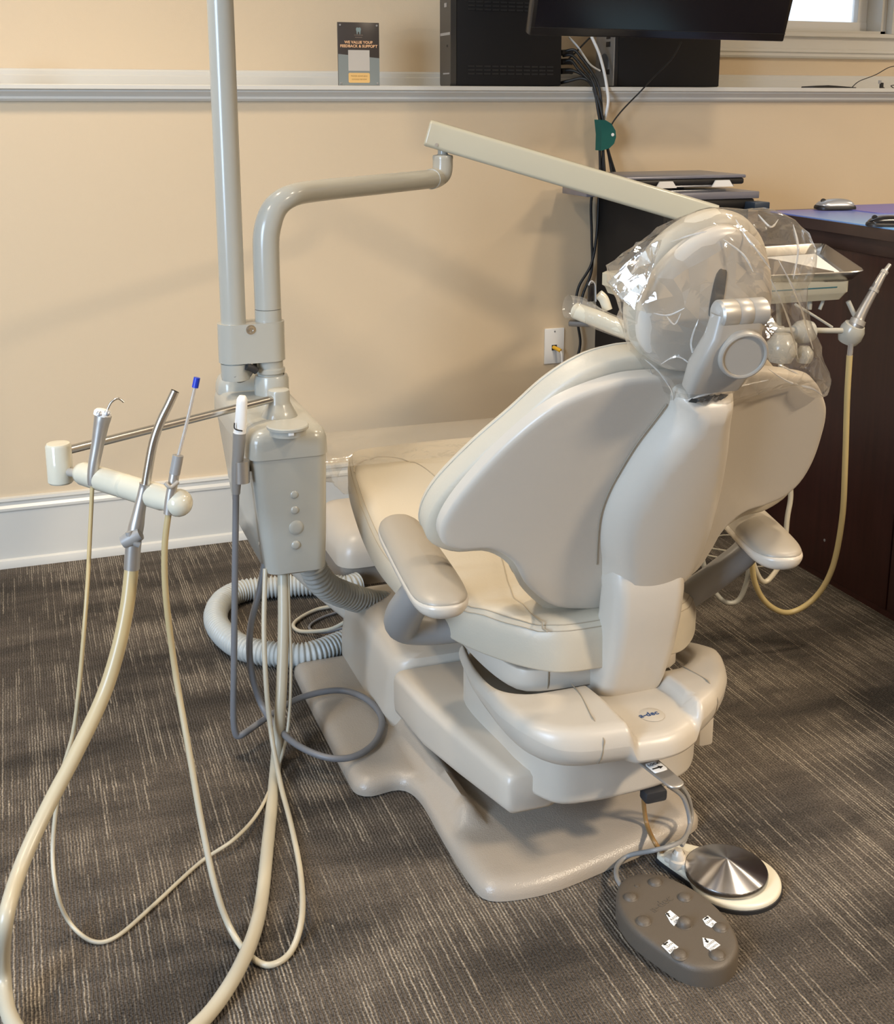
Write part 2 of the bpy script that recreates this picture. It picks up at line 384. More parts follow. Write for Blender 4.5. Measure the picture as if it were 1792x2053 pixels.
# ================================================================== ROOM
def room():
    bm = bmesh.new(); box(bm, (-2.8, -6.5, -.1), (5.2, .45, 0)); struct(fin('floor', bm, CARPET))
    bm = bmesh.new(); box(bm, (-2.8, -6.5, CEIL), (5.2, .45, CEIL + .1)); struct(fin('ceiling', bm, CEILM))
    # lower wall carries the ledge; the upper wall stands 0.27 m further back with the window opening
    bm = bmesh.new(); box(bm, (-2.8, 0, 0), (5.2, .27, 1.335))
    wx0, wx1, wz0 = 2.25, 3.06, 1.545
    box(bm, (-2.8, .27, 0), (wx0, .40, CEIL)); box(bm, (wx1, .27, 0), (5.2, .40, CEIL)); box(bm, (wx0, .27, 0), (wx1, .40, wz0)); box(bm, (wx0, .27, 2.35), (wx1, .40, CEIL))
    struct(fin('wall_back', bm, WALL))
    bm = bmesh.new(); box(bm, (5.1, -6.5, 0), (5.2, 0, CEIL)); struct(fin('wall_right', bm, WALL))
    bm = bmesh.new(); box(bm, (-2.8, -6.5, 0), (-2.7, 0, CEIL)); struct(fin('wall_left', bm, WALL))
    bm = bmesh.new(); box(bm, (-2.8, -6.6, 0), (5.2, -6.5, CEIL)); struct(fin('wall_front', bm, WALL))
    # baseboard: tall board, cap moulding and quarter round
    prof = [(0, 0), (-.026, 0), (-.026, .012), (-.022, .022), (-.014, .026), (-.014, .165), (-.017, .170), (-.017, .177), (-.010, .184), (-.010, .192), (-.014, .197), (-.012, .205), (0, .207)]
    bm = bmesh.new(); loft(bm, [[(x, y, z) for y, z in prof] for x in (-2.7, 2.02)]); b = fin('baseboard_back', bm, TRIM, None, 25); struct(b)
    # ledge: shelf board with a bullnose, cove moulding below
    prof = [(.27, 1.350), (-.036, 1.350), (-.040, 1.348), (-.040, 1.338), (-.036, 1.336), (-.030, 1.335), (-.030, 1.331), (-.020, 1.323), (-.016, 1.318), (-.016, 1.312), (-.010, 1.306), (0, 1.303), (0, 1.335), (.27, 1.335)]
    bm = bmesh.new(); loft(bm, [[(x, y, z) for y, z in prof] for x in (-2.7, 5.1)]); struct(fin('trim_1', bm, TRIM, None, 25))
    prof = [(.27, 1.350), (.255, 1.350), (.255, 1.378), (.258, 1.381), (.258, 1.392), (.262, 1.397), (.27, 1.398)]
    bm = bmesh.new(); loft(bm, [[(x, y, z) for y, z in prof] for x in (-2.7, 5.1)]); struct(fin('trim_2', bm, TRIM, None, 25))
    # window
    win = bpy.data.objects.new('window_1', None); COL.objects.link(win); win.location = (2.65, .30, wz0); win['kind'] = 'structure'
    prof = [(.27, 1.545), (.235, 1.545), (.235, 1.532), (.25, 1.528), (.25, 1.490), (.243, 1.486), (.243, 1.478), (.25, 1.474), (.25, 1.464), (.256, 1.458), (.27, 1.456)]
    bm = bmesh.new(); loft(bm, [[(x, y, z) for y, z in prof] for x in (2.0, 3.20)]); fin('window_sill', bm, TRIM, win, 25)
    bm = bmesh.new(); box(bm, (wx1, .235, 1.545), (3.18, .27, 2.4), .004); box(bm, (2.13, .235, 1.545), (wx0, .27, 2.4), .004); box(bm, (2.13, .235, 2.35), (3.18, .27, 2.46), .004); fin('window_casing', bm, TRIM, win)
    bm = bmesh.new(); box(bm, (wx1 - .02, .27, 1.545), (wx1, .40, 2.35)); box(bm, (wx0, .27, 1.545), (wx0 + .02, .40, 2.35)); box(bm, (wx0, .27, 1.545), (wx1, .40, 1.556)); box(bm, (wx0, .27, 2.34), (wx1, .40, 2.35)); fin('jamb', bm, TRIM, win)
    for lo, hi in (((wx0 + .02, .35, 1.556), (wx1 - .02, .39, 1.592)), ((wx1 - .062, .3515, 1.557), (wx1 - .0205, .3885, 2.339)), ((wx0 + .0205, .3515, 1.557), (wx0 + .062, .3885, 2.339)), ((wx0 + .02, .35, 1.95), (wx1 - .02, .39, 1.985)), ((2.69, .365, 1.592), (2.706, .373, 2.34))): mkbox('sash_bar', lo, hi, WHITE, win, .002)
    gm = mat('window_glass', (1, 1, 1), .02, trans=1); bm = bmesh.new(); box(bm, (wx0 + .06, .3745, 1.590), (wx1 - .06, .3775, 2.338)); fin('pane', bm, gm, win)
    # assumed window beyond the frame: casing added on the uncut wall round the daylight
    w2 = bpy.data.objects.new('assumed_window', None); COL.objects.link(w2); w2.location = (-2.7, -3.3, .62); w2['kind'] = 'structure'
    for lo, hi in (((-2.70, -4.32, .58), (-2.655, -4.20, 2.32)), ((-2.70, -2.40, .58), (-2.655, -2.28, 2.32)), ((-2.70, -4.32, 2.26), (-2.655, -2.28, 2.38)), ((-2.70, -4.36, .54), (-2.63, -2.24, .62))): mkbox('window_casing', lo, hi, TRIM, w2, .004)
    mkbox('sash_bar', (-2.70, -4.2, 1.42), (-2.685, -2.4, 1.46), WHITE, w2, .002)
    # assumed recessed ceiling lamps, out of view: trim ring with a glowing lens, and the light they give
    for i, (x, y) in enumerate(ASSUMED_LAMPS):
        t = thing('assumed_recessed_lamp', (x, y, CEIL), 'assumed round recessed warm ceiling downlight above ' + ('the desk front', 'the tool bar side', 'the space behind the chair', 'the light pole', 'the desk end behind the camera', 'the far desk')[i], 'lamp', 'assumed recessed ceiling downlights')
        bm = bmesh.new(); lathe(bm, [(.075, 0), (.095, -.001), (.095, -.010), (.075, -.012)], (x, y, CEIL)); fin('trim_ring', bm, WHITE, t)
        bm = bmesh.new(); lathe(bm, [(.074, -.004), (0, -.006)], (x, y, CEIL)); fin('lens', bm, LENS, t)
        l = bpy.data.lights.new('downlight', 'AREA'); l.shape = 'DISK'; l.size = .45 if i == 2 else .22; l.energy = LAMP_W * (7.0 if i == 2 else .70 if i == 1 else .80); l.color = WARM; l.spread = math.radians(150)  # third lamp boosted to fill the chair back, enlarged to soften its shadows
        o = bpy.data.objects.new('downlight', l); COL.objects.link(o); o.location = (x, y, CEIL - .02); o.parent = t; o.matrix_parent_inverse = Matrix.Translation(-t.location)
LENS = glowmat('lamp_lens', WARM, 6)
LAMP_W = 24
room()

# ================================================================== DENTAL CHAIR
CXC = .88
chair = thing('dental_chair', (CXC, -1.4, 0), 'cream dental patient chair with winged backrest, seen from behind', 'dental chair')
# --- floor plate
base_o = [(.530, -.96), (.545, -.935), (1.215, -.935), (1.23, -.96), (1.235, -1.46), (1.22, -1.495), (1.145, -1.492), (1.12, -1.515), (1.115, -1.56), (1.105, -1.775), (1.085, -1.80), (1.05, -1.812), (.88, -1.85), (.76, -1.872), (.67, -1.862), (.645, -1.83), (.640, -1.70), (.642, -1.56), (.634, -1.51), (.612, -1.488), (.56, -1.492), (.535, -1.475), (.530, -1.44)]
def basetop(x, y):
    h = .034
    for xr in (.690, 1.06):                                    # raised ribs running along both sides
        d = abs(x - xr) / .024
        if d < 1 and -1.70 < y < -1.2: h += .030 * (1 - d * d) ** .7 * min(1, (y + 1.70) / .03)
    return h
mkplate('base_plate', base_o, .028, .004, basetop, .002, XY, TAUPE, chair, ang=60, hm=(lambda u, v: .010, lambda u, v: .002), step=.014, n=5)
# --- lift housing at the toe end
bm = bmesh.new()
loft(bm, [[(x, y, z) for x, y in rrect(*r)] for z, r in ((.03, (.648, 1.115, -1.325, -.90, .05)), (.08, (.648, 1.115, -1.325, -.90, .05)), (.15, (.655, 1.108, -1.33, -.91, .05)), (.178, (.662, 1.10, -1.332, -.92, .05)), (.19, (.675, 1.09, -1.33, -.935, .045)), (.194, (.70, 1.06, -1.315, -.96, .04)))])
fin('lift_housing', bm, SHELL, chair, 50)
bm = bmesh.new(); rr = []
for y, x0, x1, z0, z1 in ((-1.335, .655, 1.0, .085, .172), (-1.35, .652, 1.0, .080, .180), (-1.5, .660, 1.01, .088, .188), (-1.65, .677, 1.02, .108, .198), (-1.79, .696, .80, .127, .207), (-1.818, .701, .80, .130, .205), (-1.825, .709, .79, .138, .197)):
    rr.append([(x, y, z) for x, z in rrect(x0, x1, z0, z1, .020)])
loft(bm, rr); fin('lift_arm', bm, SHELL, chair, 50)
# --- lower rear cover and the shell above it
CU = .920                                                   # centre line of the upper structure
low_o = [(.745, -1.50), (.735, -1.74), (.742, -1.81), (.775, -1.866), (.84, -1.880), (.90, -1.880), (.97, -1.874), (1.04, -1.845), (1.085, -1.76), (1.09, -1.50), (.90, -1.47)]
mkplate('lower_cover', low_o, .018, .018, .272, .158, XY, SHELL, chair, hm=(lambda u, v: .255, lambda u, v: .172), step=.012)
mkbox('side_bracket', (1.085, -1.80, .17), (1.115, -1.58, .25), SHELL, chair, .006)
mkbox('valve_block', (.930, -1.872, .140), (.972, -1.83, .162), RUBBER, chair, .006)
cl_ = [(.735, -1.50), (.715, -1.585), (.694, -1.68), (.685, -1.76), (.684, -1.84), (.695, -1.90), (.725, -1.943), (.765, -1.964), (.82, -1.972), (CU, -1.978)]
ci_ = [(CU, -1.800), (.80, -1.800), (.745, -1.795), (.712, -1.765), (.712, -1.70), (.733, -1.59), (.750, -1.50)]
MR = lambda P: [(2 * CU - u, v) for u, v in P]
cr_ = [(.985, -1.952), (1.03, -1.925), (1.07, -1.89), (1.103, -1.848), (1.128, -1.80), (1.141, -1.76), (1.135, -1.725), (1.118, -1.67), (1.108, -1.59), (1.10, -1.50)]
cir_ = [(1.078, -1.50), (1.084, -1.60), (1.092, -1.69), (1.082, -1.755), (1.04, -1.795), (.99, -1.80)]
col_o = cl_ + cr_ + cir_ + ci_
def sst(a, b, x):
    t = min(1, max(0, (x - a) / (b - a))); return t * t * (3 - 2 * t)
def coltop(x, y):
    h = .342 + .006 * sst(-1.80, -1.88, y) - .045 * sst(-1.80, -1.52, y)
    rec = sst(.074, .058, abs(x - CU)) * sst(-1.79, -1.80, y)
    return h - rec * (.022 + .006 * sst(-1.86, -1.975, y))
colbot = lambda x, y: .272 - .012 * sst(-1.75, -1.52, y)
mkplate('rear_shell', col_o, .018, .045, coltop, colbot, XY, SHELL, chair, hm=lambda u, v: coltop(u, v) - .020 - .012 * sst(-1.9, -1.97, v), step=.005, ang=75, n=6)
mkbox('recess_slot', (.866, -1.846, .314), (.980, -1.836, .3215), GAP, chair, .001)
def hit_y(o, x, z, y0=-2.4):
    ok, loc, *_ = o.ray_cast(Vector((x, y0, z)), Vector((0, 1, 0))); return loc.y if ok else -1.95
rs_ = bpy.data.objects['rear_shell']; bpy.context.view_layer.update()
for P in ([(.826, -1.803), (.822, -1.84), (.813, -1.88), (.805, -1.915), (.802, -1.935)], [(1.036, -1.803), (1.040, -1.84), (1.042, -1.87), (1.041, -1.888)]):
    pts = [(x, y, coltop(x, y) + .0003) for x, y in P]; x = P[-1][0]
    pts += [(x - .001 * k, hit_y(rs_, x - .001 * k, z) - .0003, z) for k, z in enumerate((.334, .322, .310, .298, .287))]
    mktube('seam', pts, .0009, SEAM, chair, 6, 4)
mklathe('badge', [(.0, 0), (.0205, 0), (.0212, .0006), (.0205, .0010), (0, .0010)], (CU, -1.910, coltop(CU, -1.91) - .0004), (0, -.04, 1), SHELL, chair, 40)
bd = chair.children[-1]
bd_m = Matrix.Translation((CU, -1.91, 0)) @ Matrix.Diagonal((1, .6, 1, 1)) @ Matrix.Translation((-CU, 1.91, 0)); bd.data.transform(bd_m)
text('logo', 'a-dec', .0155, frame((CU - .005, -1.909, coltop(CU, -1.91) + .001), (1, .04, 0), (0, 1, .05)), NAVY, bd, .0003, bold=.0003)
# --- release lever under the shell
LV = Vector((.913, -1.945, .2465)); lx = Vector((.994, .11, 0)).normalized(); ly_ = Vector((-.11, .994, 0)).normalized()
lmap = lambda u, v, h: LV + lx * u + ly_ * v + Vector((0, 0, h))
lev = mkplate('release_lever', [(-.015, .045), (-.0155, -.035), (-.014, -.054), (-.006, -.061), (.006, -.061), (.014, -.054), (.0155, -.035), (.015, .045)], .002, .002, .0025, -.0025, lmap, ALU, chair, step=.006, n=3)
lab = mkplate('lever_label', [(-.0135, -.014), (.0135, -.014), (.0135, .016), (-.0135, .016)], .0002, .0002, .0030, .0024, lmap, PAPER, lev, step=.008, smooth=False); lab['label'] = 'white printed label with black arrow'
def arrow(bm, o, x, y, L, w, z=.0005):
    mm = frame(o, x, y); pts = [(-L/2, -w*.18), (L*.1, -w*.18), (L*.1, -w/2), (L/2, 0), (L*.1, w/2), (L*.1, w*.18), (-L/2, w*.18)]
    f = bm.faces.new([bm.verts.new(mm @ Vector((a, b, z))) for a, b in pts]); 
    r = bmesh.ops.extrude_face_region(bm, geom=[f]); bmesh.ops.translate(bm, verts=[v for v in r['geom'] if isinstance(v, bmesh.types.BMVert)], vec=(mm.to_3x3() @ Vector((0, 0, .0003))))
bm = bmesh.new(); arrow(bm, lmap(0, -.003, .0028), lx, ly_, .021, .009); fin('lever_arrow', bm, INK, lev)
text('lever_text', 'LOCK', .008, frame(lmap(0, .009, .0033), lx, ly_), INK, lev, .0002)
# --- seat
mkplate('seat_frame', [(.725, -1.2), (.72, -1.60), (.735, -1.73), (.77, -1.775), (.90, -1.783), (1.03, -1.775), (1.065, -1.73), (1.08, -1.60), (1.075, -1.2), (.90, -1.15)], .006, .008, .364, .322, XY, SHELL, chair, hm=(lambda u, v: .362, lambda u, v: .326), step=.02)
mkplate('seat_gap_shade', [(.735, -1.2), (.73, -1.60), (.745, -1.72), (.78, -1.765), (.90, -1.773), (1.02, -1.765), (1.055, -1.72), (1.07, -1.60), (1.065, -1.2), (.90, -1.16)], .004, .004, .384, .37, XY, GAP, chair, step=.03)  # near-black slab paints the shade line between cushion and frame
mktube('seam', [(.793, -1.778, .327), (.793, -1.7805, .338), (.793, -1.7805, .372)], .0012, SEAM, chair, 6, 2)
half = [(0, -1.828), (.09, -1.826), (.135, -1.808), (.185, -1.752), (.235, -1.655), (.266, -1.52), (.276, -1.35), (.270, -1.18), (.252, -1.02), (.235, -.93), (.22, -.885), (.195, -.865), (.1, -.862), (0, -.862)]
SX = .910
seat_o = [(SX + u, v) for u, v in half] + [(SX - u, v) for u, v in half[-2:0:-1]]
def seattop(x, y):
    u = x - SX; h = .462 - .018 * math.exp(-((y + 1.42) / .22) ** 2) + .05 * sst(-1.35, -.9, y)
    ln = abs(abs(u) - np.interp(y, [-1.846, -1.732, -1.656, -1.521, -1.40, -1.0], [.144, .143, .137, .094, .06, .05]))
    h -= .004 * math.exp(-(ln / .013) ** 2) * (1 if y < -1.12 else 0)
    h -= .004 * math.exp(-((y + 1.02 - 1.6 * u * u) / .006) ** 2)
    w = noise.noise(Vector((x * 7, y * 26, 3)))                    # sitting wrinkles in the vinyl
    h += .0065 * w * math.exp(-((y + 1.60) / .15) ** 2)
    return h + .006 * (1 - (abs(u) / .25) ** 2)
seatbot = lambda x, y: .374 + .05 * sst(-1.35, -.9, y)
st = mkplate('seat_cushion', seat_o, .035, .012, seattop, seatbot, XY, VINYL, chair, hm=(lambda u, v: seattop(u, v) - .034, lambda u, v: seatbot(u, v) + .006), step=.009, ang=70, e=2.2)
def off(o, d):
    P = resample(spline([(u, v, 0) for u, v in o], 8, True), .012); T = np.roll(P, -1, 0) - np.roll(P, 1, 0); n = np.stack([-T[:, 1], T[:, 0]], 1); n /= np.linalg.norm(n, axis=1)[:, None]
    if not inside(P[:1] + n[:1] * .002, P)[0]: n = -n
    return P + n * d
for dd in (.004, .0105):
    x_ = dd / .035; pr_ = (1 - (1 - x_) ** 2.2) ** (1 / 2.2); P = off(seat_o, dd); pts = [(u, v, seattop(u, v) - .034 * (1 - pr_) + .0004) for u, v in P]; bm = bmesh.new(); tube(bm, [Vector(p) for p in pts] + [Vector(pts[0])], .0009, 6, False); fin('stitching', bm, STITCH, st, 60)
for P in ([(.843, -1.44), (.818, -1.521), (.776, -1.656), (.769, -1.732), (.770, -1.80), (.772, -1.817)], [(.665, -1.02), (.680, -.985), (.741, -.959), (.808, -1.012), (.835, -1.121), (.842, -1.25)]):
    Q = spline([(a, b, 0) for a, b in P], 8); mktube('panel_seam', [(q.x, q.y, seattop(q.x, q.y) - (.009 if q.y < -1.80 else -.0004)) for q in Q], .0014, STITCH, st, 6, 1)
# --- backrest
TB = math.radians(25); BS = 1.03; BP = Vector((.9064, -1.822, .5378)); BV = Vector((0, -math.sin(TB), math.cos(TB))); BN = Vector((0, -math.cos(TB), -math.sin(TB)))
def bmap(u, v, h): return BP + (Vector((u, 0, 0)) + BV * v + BN * (h - .28 * u * u)) * BS
shL = [(-.02, .4), (-.064, .402), (-.109, .397), (-.17, .372), (-.213, .337), (-.26, .273), (-.304, .187), (-.321, .126), (-.312, .09), (-.28, .077), (-.238, .078), (-.197, .048), (-.161, -.011), (-.108, -.061), (-.052, -.078), (0, -.082)]
shR = [(.06, -.080), (.11, -.066), (.152, -.030), (.166, .012), (.176, .058), (.205, .09), (.25, .095), (.286, .104), (.311, .131), (.319, .178), (.312, .237), (.303, .273), (.288, .302), (.245, .352), (.185, .376), (.122, .392), (.06, .4)]
mkplate('backrest_shell', shL + shR, .010, .004, .0, -.022, bmap, SHELL, chair, hm=(lambda u, v: -.007, lambda u, v: -.022), step=.011, ang=60, n=6)
cuL = [(-.03, .412), (-.065, .418), (-.1, .416), (-.145, .40), (-.19, .362), (-.232, .305), (-.282, .238), (-.325, .165), (-.340, .108), (-.330, .068), (-.288, .046), (-.235, .045), (-.19, .01), (-.158, -.045), (-.10, -.105), (-.05, -.125), (0, -.13)]
cuR = [(-u, v) for u, v in cuL[-2::-1]]
cuL = [(u * .975, v) for u, v in cuL]
cuR = [(-u, v) for u, v in cuL[-2::-1]]
cush = mkplate('backrest_cushion', cuL + cuR, .024, .035, -.0235, lambda u, v: -.088 + .02 * math.exp(-(u / .2) ** 2), bmap, VINYL, chair, hm=(lambda u, v: -.034, lambda u, v: -.066), step=.012, ang=70, n=6)
P = off(cuL + cuR, .0); bm = bmesh.new(); tube(bm, [bmap(u, v, -.064) for u, v in P] + [bmap(*P[0], -.064)], .0016, 6, False); fin('stitching', bm, VINYL, cush, 60)
# raised spine housing on the shell and the neck that carries it
sp = [(-.026, -.016), (-.050, .047), (-.064, .093), (-.071, .142), (-.069, .188), (-.060, .232), (-.047, .278), (-.030, .320), (-.018, .352), (-.022, .378), (-.012, .390), (.062, .390), (.074, .378), (.085, .33), (.100, .275), (.115, .205), (.124, .148), (.129, .09), (.126, .03), (.105, -.012), (.05, -.024)]
def spinetop(u, v): return .054 - .018 * ((u - .03) / .1) ** 2
mkplate('spine_cover', sp, .034, .004, spinetop, -.012, bmap, SHELL, chair, hm=(lambda u, v: -.006, lambda u, v: -.012), step=.009, ang=60, n=5, e=1.9)
bm = bmesh.new(); rr = []
for y, z, w, t in ((-1.770, .30, .118, .10), (-1.792, .345, .120, .10), (-1.822, .41, .124, .09), (-1.838, .47, .127, .085), (-1.845, .52, .130, .08), (-1.842, .555, .132, .078), (-1.838, .585, .128, .06)):
    rr.append([(.931 + x, y + yy, z) for x, yy in rrect(-w / 2, w / 2, -t / 2, t / 2, .024)])
loft(bm, rr); fin('back_support', bm, SHELL, chair, 50)
mktube('seam', [bmap(u, v + .002, .0012) for u, v in ((-.055, .03), (-.068, .093), (-.075, .142), (-.073, .188), (-.064, .232), (-.051, .28), (-.034, .322), (-.022, .352))], .0009, SEAM, chair, 6, 5)
# --- headrest
TH = math.radians(12); HP = Vector((.9064, -2.0383, 1.0528)); HV = Vector((0, -math.sin(TH), math.cos(TH))); HN = Vector((0, -math.cos(TH), -math.sin(TH)))
def hmap(u, v, h): return HP + (Vector((u, 0, 0)) + HV * v + HN * (h - .6 * u * u)) * BS
hs = [(.012, -.135), (-.041, -.126), (-.078, -.095), (-.090, -.054), (-.085, -.008), (-.064, .033), (-.028, .064), (.015, .078), (.058, .068), (.094, .036), (.114, -.008), (.120, -.054), (.106, -.097), (.066, -.128)]
mkplate('headrest_shell', hs, .018, .004, .0, -.022, hmap, SHELL, chair, hm=(lambda u, v: -.014, lambda u, v: -.022), step=.009, ang=60)
hc = [(.020 + (u - .013) * 1.08, -.028 + (v + .03) * 1.10) for u, v in hs]
mkplate('headrest_cushion', hc, .024, .045, -.024, -.092, hmap, VINYL, chair, hm=-.046, step=.011, ang=70)
mkplate('slide_slot', [(.008, -.045), (.008, .012), (.016, .024), (.025, .018), (.026, -.045)], .0005, .0005, .0012, -.003, hmap, GAP, chair, step=.006)
# hinge drum, link, adjusting disc and the glide bar that drops into the spine
dr = HP + Vector((-.004, 0, 0)) + HV * -.025 + HN * .048
mklathe('hinge_drum', [(0, -.038), (.017, -.038), (.020, -.035), (.020, -.012), (.0194, -.011), (.020, -.010), (.020, .010), (.0194, .011), (.020, .012), (.020, .035), (.017, .038), (0, .038)], dr + Vector((.03, 0, 0)), (1, 0, 0), SATIN, chair)
def slab(name, P, ws, ts, m, par):
    bm = bmesh.new(); rr = []
    n = len(P)
    for i, p in enumerate(P):
        T = (Vector(P[min(i + 1, n - 1)]) - Vector(P[max(i - 1, 0)])).normalized(); nn = Vector((1, 0, 0)).cross(T).normalized()
        rr.append([Vector(p) + Vector((1, 0, 0)) * a + nn * b for a, b in rrect(-ws[i] / 2, ws[i] / 2, -ts[i] / 2, ts[i] / 2, min(ws[i], ts[i]) * .35, 4)])
    loft(bm, rr); return fin(name, bm, m, par, 50)
slab('hinge_link', [dr + Vector((.025, 0, 0)), dr + Vector((.022, 0, 0)) + HV * -.03 + HN * .004, dr + Vector((.015, 0, 0)) + HV * -.075 + HN * .0, dr + Vector((.012, 0, 0)) + HV * -.115 + HN * -.012], [.074, .082, .10, .088], [.03, .034, .036, .03], HINGE, chair)
mklathe('adjusting_disc', [(0, 0), (.033, 0), (.036, .004), (.036, .012), (.0345, .0155), (.0325, .0165), (.0305, .0160), (.0295, .0135), (0, .0140)], dr + Vector((.030, 0, 0)) + HV * -.052 + HN * .016, HN + Vector((-.18, 0, -.05)), HINGE, chair, 40)
slab('glide_bar', [dr + Vector((.02, 0, 0)) + HV * -.10 + HN * -.01, bmap(.020, .40, .012), bmap(.018, .375, .024)], [.062, .060, .058], [.018, .018, .018], HINGE, chair)
mkplate('glide_socket', [(-.014, .384), (-.014, .390), (.050, .390), (.050, .384)], .001, .001, .040, .03, bmap, GAP, chair, step=.01, smooth=False)
# --- armrests
def armrest(s):
    ax = Vector((.048, .40, -.012)).normalized() if s < 0 else Vector((.11, .38, -.012)).normalized()
    lat = Vector((ax.y, -ax.x, 0)).normalized(); nm = lat.cross(ax).normalized()
    c = Vector((.588, -1.70, .568)) if s < 0 else Vector((1.212, -1.715, .568))
    mp = lambda u, v, h: c + lat * u + ax * v + nm * h
    o = [(0, -.215), (.026, -.206), (.041, -.175), (.044, -.10), (.043, .05), (.040, .15), (.028, .192), (0, .205), (-.028, .192), (-.040, .15), (-.043, .05), (-.044, -.10), (-.041, -.175), (-.026, -.206)]
    pad = mkplate('armrest_pad', o, .045, .02, lambda u, v: .018 - .01 * sst(-.1, -.22, v), -.018, mp, ARM, chair, hm=-.004, step=.01, ang=70)
    mkplate('armrest_rim', [(u * 1.03, v * 1.015) for u, v in o], .006, .02, -.004, -.030, mp, SHELL, pad, hm=-.010, step=.012, ang=70)
    if s < 0: P = [(.70, -1.62, .385), (.64, -1.60, .385), (.595, -1.60, .40), (.583, -1.64, .44), (.585, -1.70, .50), (.588, -1.73, .545)]
    else: P = [(1.02, -1.72, .40), (1.06, -1.74, .43), (1.10, -1.76, .465), (1.145, -1.775, .503), (1.175, -1.78, .53), (1.185, -1.77, .555)]
    bm = bmesh.new(); Q = spline(P, 6); n = len(Q); tube(bm, Q, [.024 + (.009 if s < 0 else .001) * math.sin(math.pi * i / (n - 1)) for i in range(n)], 16); fin('armrest_post', bm, GREYP, chair, 60)
armrest(-1); armrest(1)
mktube('cable_sleeve', [(1.0, -1.72, .33), (1.02, -1.74, .42), (1.01, -1.78, .50), (.99, -1.82, .55)], .016, CLEARP, chair)

# ================================================================== DENTAL UNIT (support centre, pole, arms, delivery head)
unit = thing('dental_unit', (.48, -1.05, .37), 'ivory dental delivery unit on a tall pole with swing arms and tool bar', 'dental unit')
bm = bmesh.new()
loft(bm, [[(x, y, z) for x, y in rrect(*r)] for z, r in ((.372, (.430, .538, -1.235, -.86, .025)), (.378, (.422, .545, -1.245, -.85, .025)), (.45, (.415, .548, -1.248, -.84, .025)), (.60, (.399, .551, -1.25, -.815, .025)), (.622, (.396, .551, -1.25, -.81, .025)))])
hs_ = fin('housing', bm, UNIT, unit, 50)
bm = bmesh.new()
loft(bm, [[(x, y, z) for x, y in rrect(*r)] for z, r in ((.6205, (.392, .554, -1.253, -.806, .028)), (.652, (.393, .553, -1.252, -.807, .028)), (.666, (.396, .550, -1.249, -.81, .028)), (.675, (.404, .542, -1.240, -.82, .026)), (.679, (.418, .528, -1.226, -.834, .02)))])
fin('housing_lid', bm, UNIT, unit, 50)
mkplate('lid_bump', rrect(.396, .549, -.90, -.808, .03), .022, .002, .712, .67, XY, UNIT, unit, hm=(lambda u, v: .675, lambda u, v: .67), step=.008, smooth=False)
for z, r in ((.568, .0085), (.538, .0085), (.502, .015), (.468, .009)):
    P = atY({.568: 590, .538: 591, .502: 594, .468: 593}[z], {.568: 992, .538: 1023, .502: 1058, .468: 1093}[z], -1.249)
    mklathe('touch_button', [(0, .003), (r * .5, .0028), (r * .8, .002), (r, .0), (r, -.002), (0, -.002)], P, (0, -1, 0), UNIT, hs_, 24)
mktube('seam', [(.4055, -1.16, .61), (.411, -1.17, .52), (.421, -1.18, .40), (.424, -1.18, .385)], .001, SEAM, hs_, 6, 3)
mklathe('cap_screw', [(0, .002), (.004, .002), (.004, -.002)], (.4185, -1.19, .428), (-1, 0, .06), STEEL, hs_, 12)
dc = atZ(577, 866, .679)
mklathe('filter_cap', [(.036, -.004), (.036, .008), (.0405, .0085), (.041, .0135), (.039, .0155), (0, .0165)], dc, (0, 0, 1), UNIT, unit, 40)
mkbox('cap_notch', (dc[0] - .007, dc[1] - .039, .681), (dc[0] + .004, dc[1] - .0355, .687), WHITE, unit, .001)
cc = atZ(560, 834, .678); CCX, CCY = cc[0], cc[1]
mklathe('arm_turret', [(.0, 0), (.037, 0), (.037, .003), (.030, .016), (.0245, .027), (.0225, .032), (.0225, .052), (.0215, .056), (.018, .058), (0, .059)], (CCX, CCY, .677), (0, 0, 1), UNIT, unit, 40)
PY = -.94
pc = atY(540, 700, PY); PX = pc[0]; lc = atY(467, 640, PY); LX = lc[0]
zP = lambda py: float(atY(540, py, PY)[2])
mklathe('post_socket', [(0, 0), (.038, 0), (.038, zP(758) - .672), (.035, zP(751) - .672), (.029, zP(750) - .672), (.028, 0.0)], (PX + .002, PY, .672), (0, 0, 1), UNIT, unit, 40)
mklathe('post_collar', [(.0285, zP(760)), (.0285, zP(748)), (.0325, zP(745)), (.033, zP(738)), (.029, zP(735)), (.0285, zP(715))], (PX, PY, 0), (0, 0, 1), UNIT, unit, 40)
# delivery post that bends over into a horizontal arm
RP = .0285
za = float(atY(650, 388, PY)[2]); e1 = atZ(884, 357, za)
bend = [(PX, PY, zP(618)), (PX, PY, za - .13), (PX + .004, PY + .001, za - .075), (PX + .024, PY + .006, za - .028), (PX + .065, PY + .02, za - .004)]
D = Vector((e1[0] - PX - .05, e1[1] - PY - .015, 0)); bend += [(PX + .05 + D.x * .2, PY + .015 + D.y * .2, za), (PX + .05 + D.x * .55, PY + .015 + D.y * .55, za), (PX + .05 + D.x * .93, PY + .015 + D.y * .93, za)]
Q = spline(bend, 10); bm = bmesh.new(); n = len(Q); tube(bm, Q, [RP - .0045 * sst(.3, .6, i / n) for i in range(n)], 24); fin('delivery_post', bm, UNIT, unit, 60)
mklathe('post_base', [(RP + .0003, zP(665)), (RP + .0003, zP(620)), (RP - .002, zP(619))], (PX, PY, 0), (0, 0, 1), UNIT, unit, 32)
EX, EY = float(e1[0]), float(e1[1])
mktube('elbow', [(EX - D.normalized().x * .05, EY - D.normalized().y * .05, za), (EX - .012, EY, za + .002), (EX + .004, EY + .003, za + .016), (EX + .006, EY + .003, za + .052)], .0262, UNIT, unit, 24, 8)
etop = Vector((EX + .006, EY + .003, za + .052))
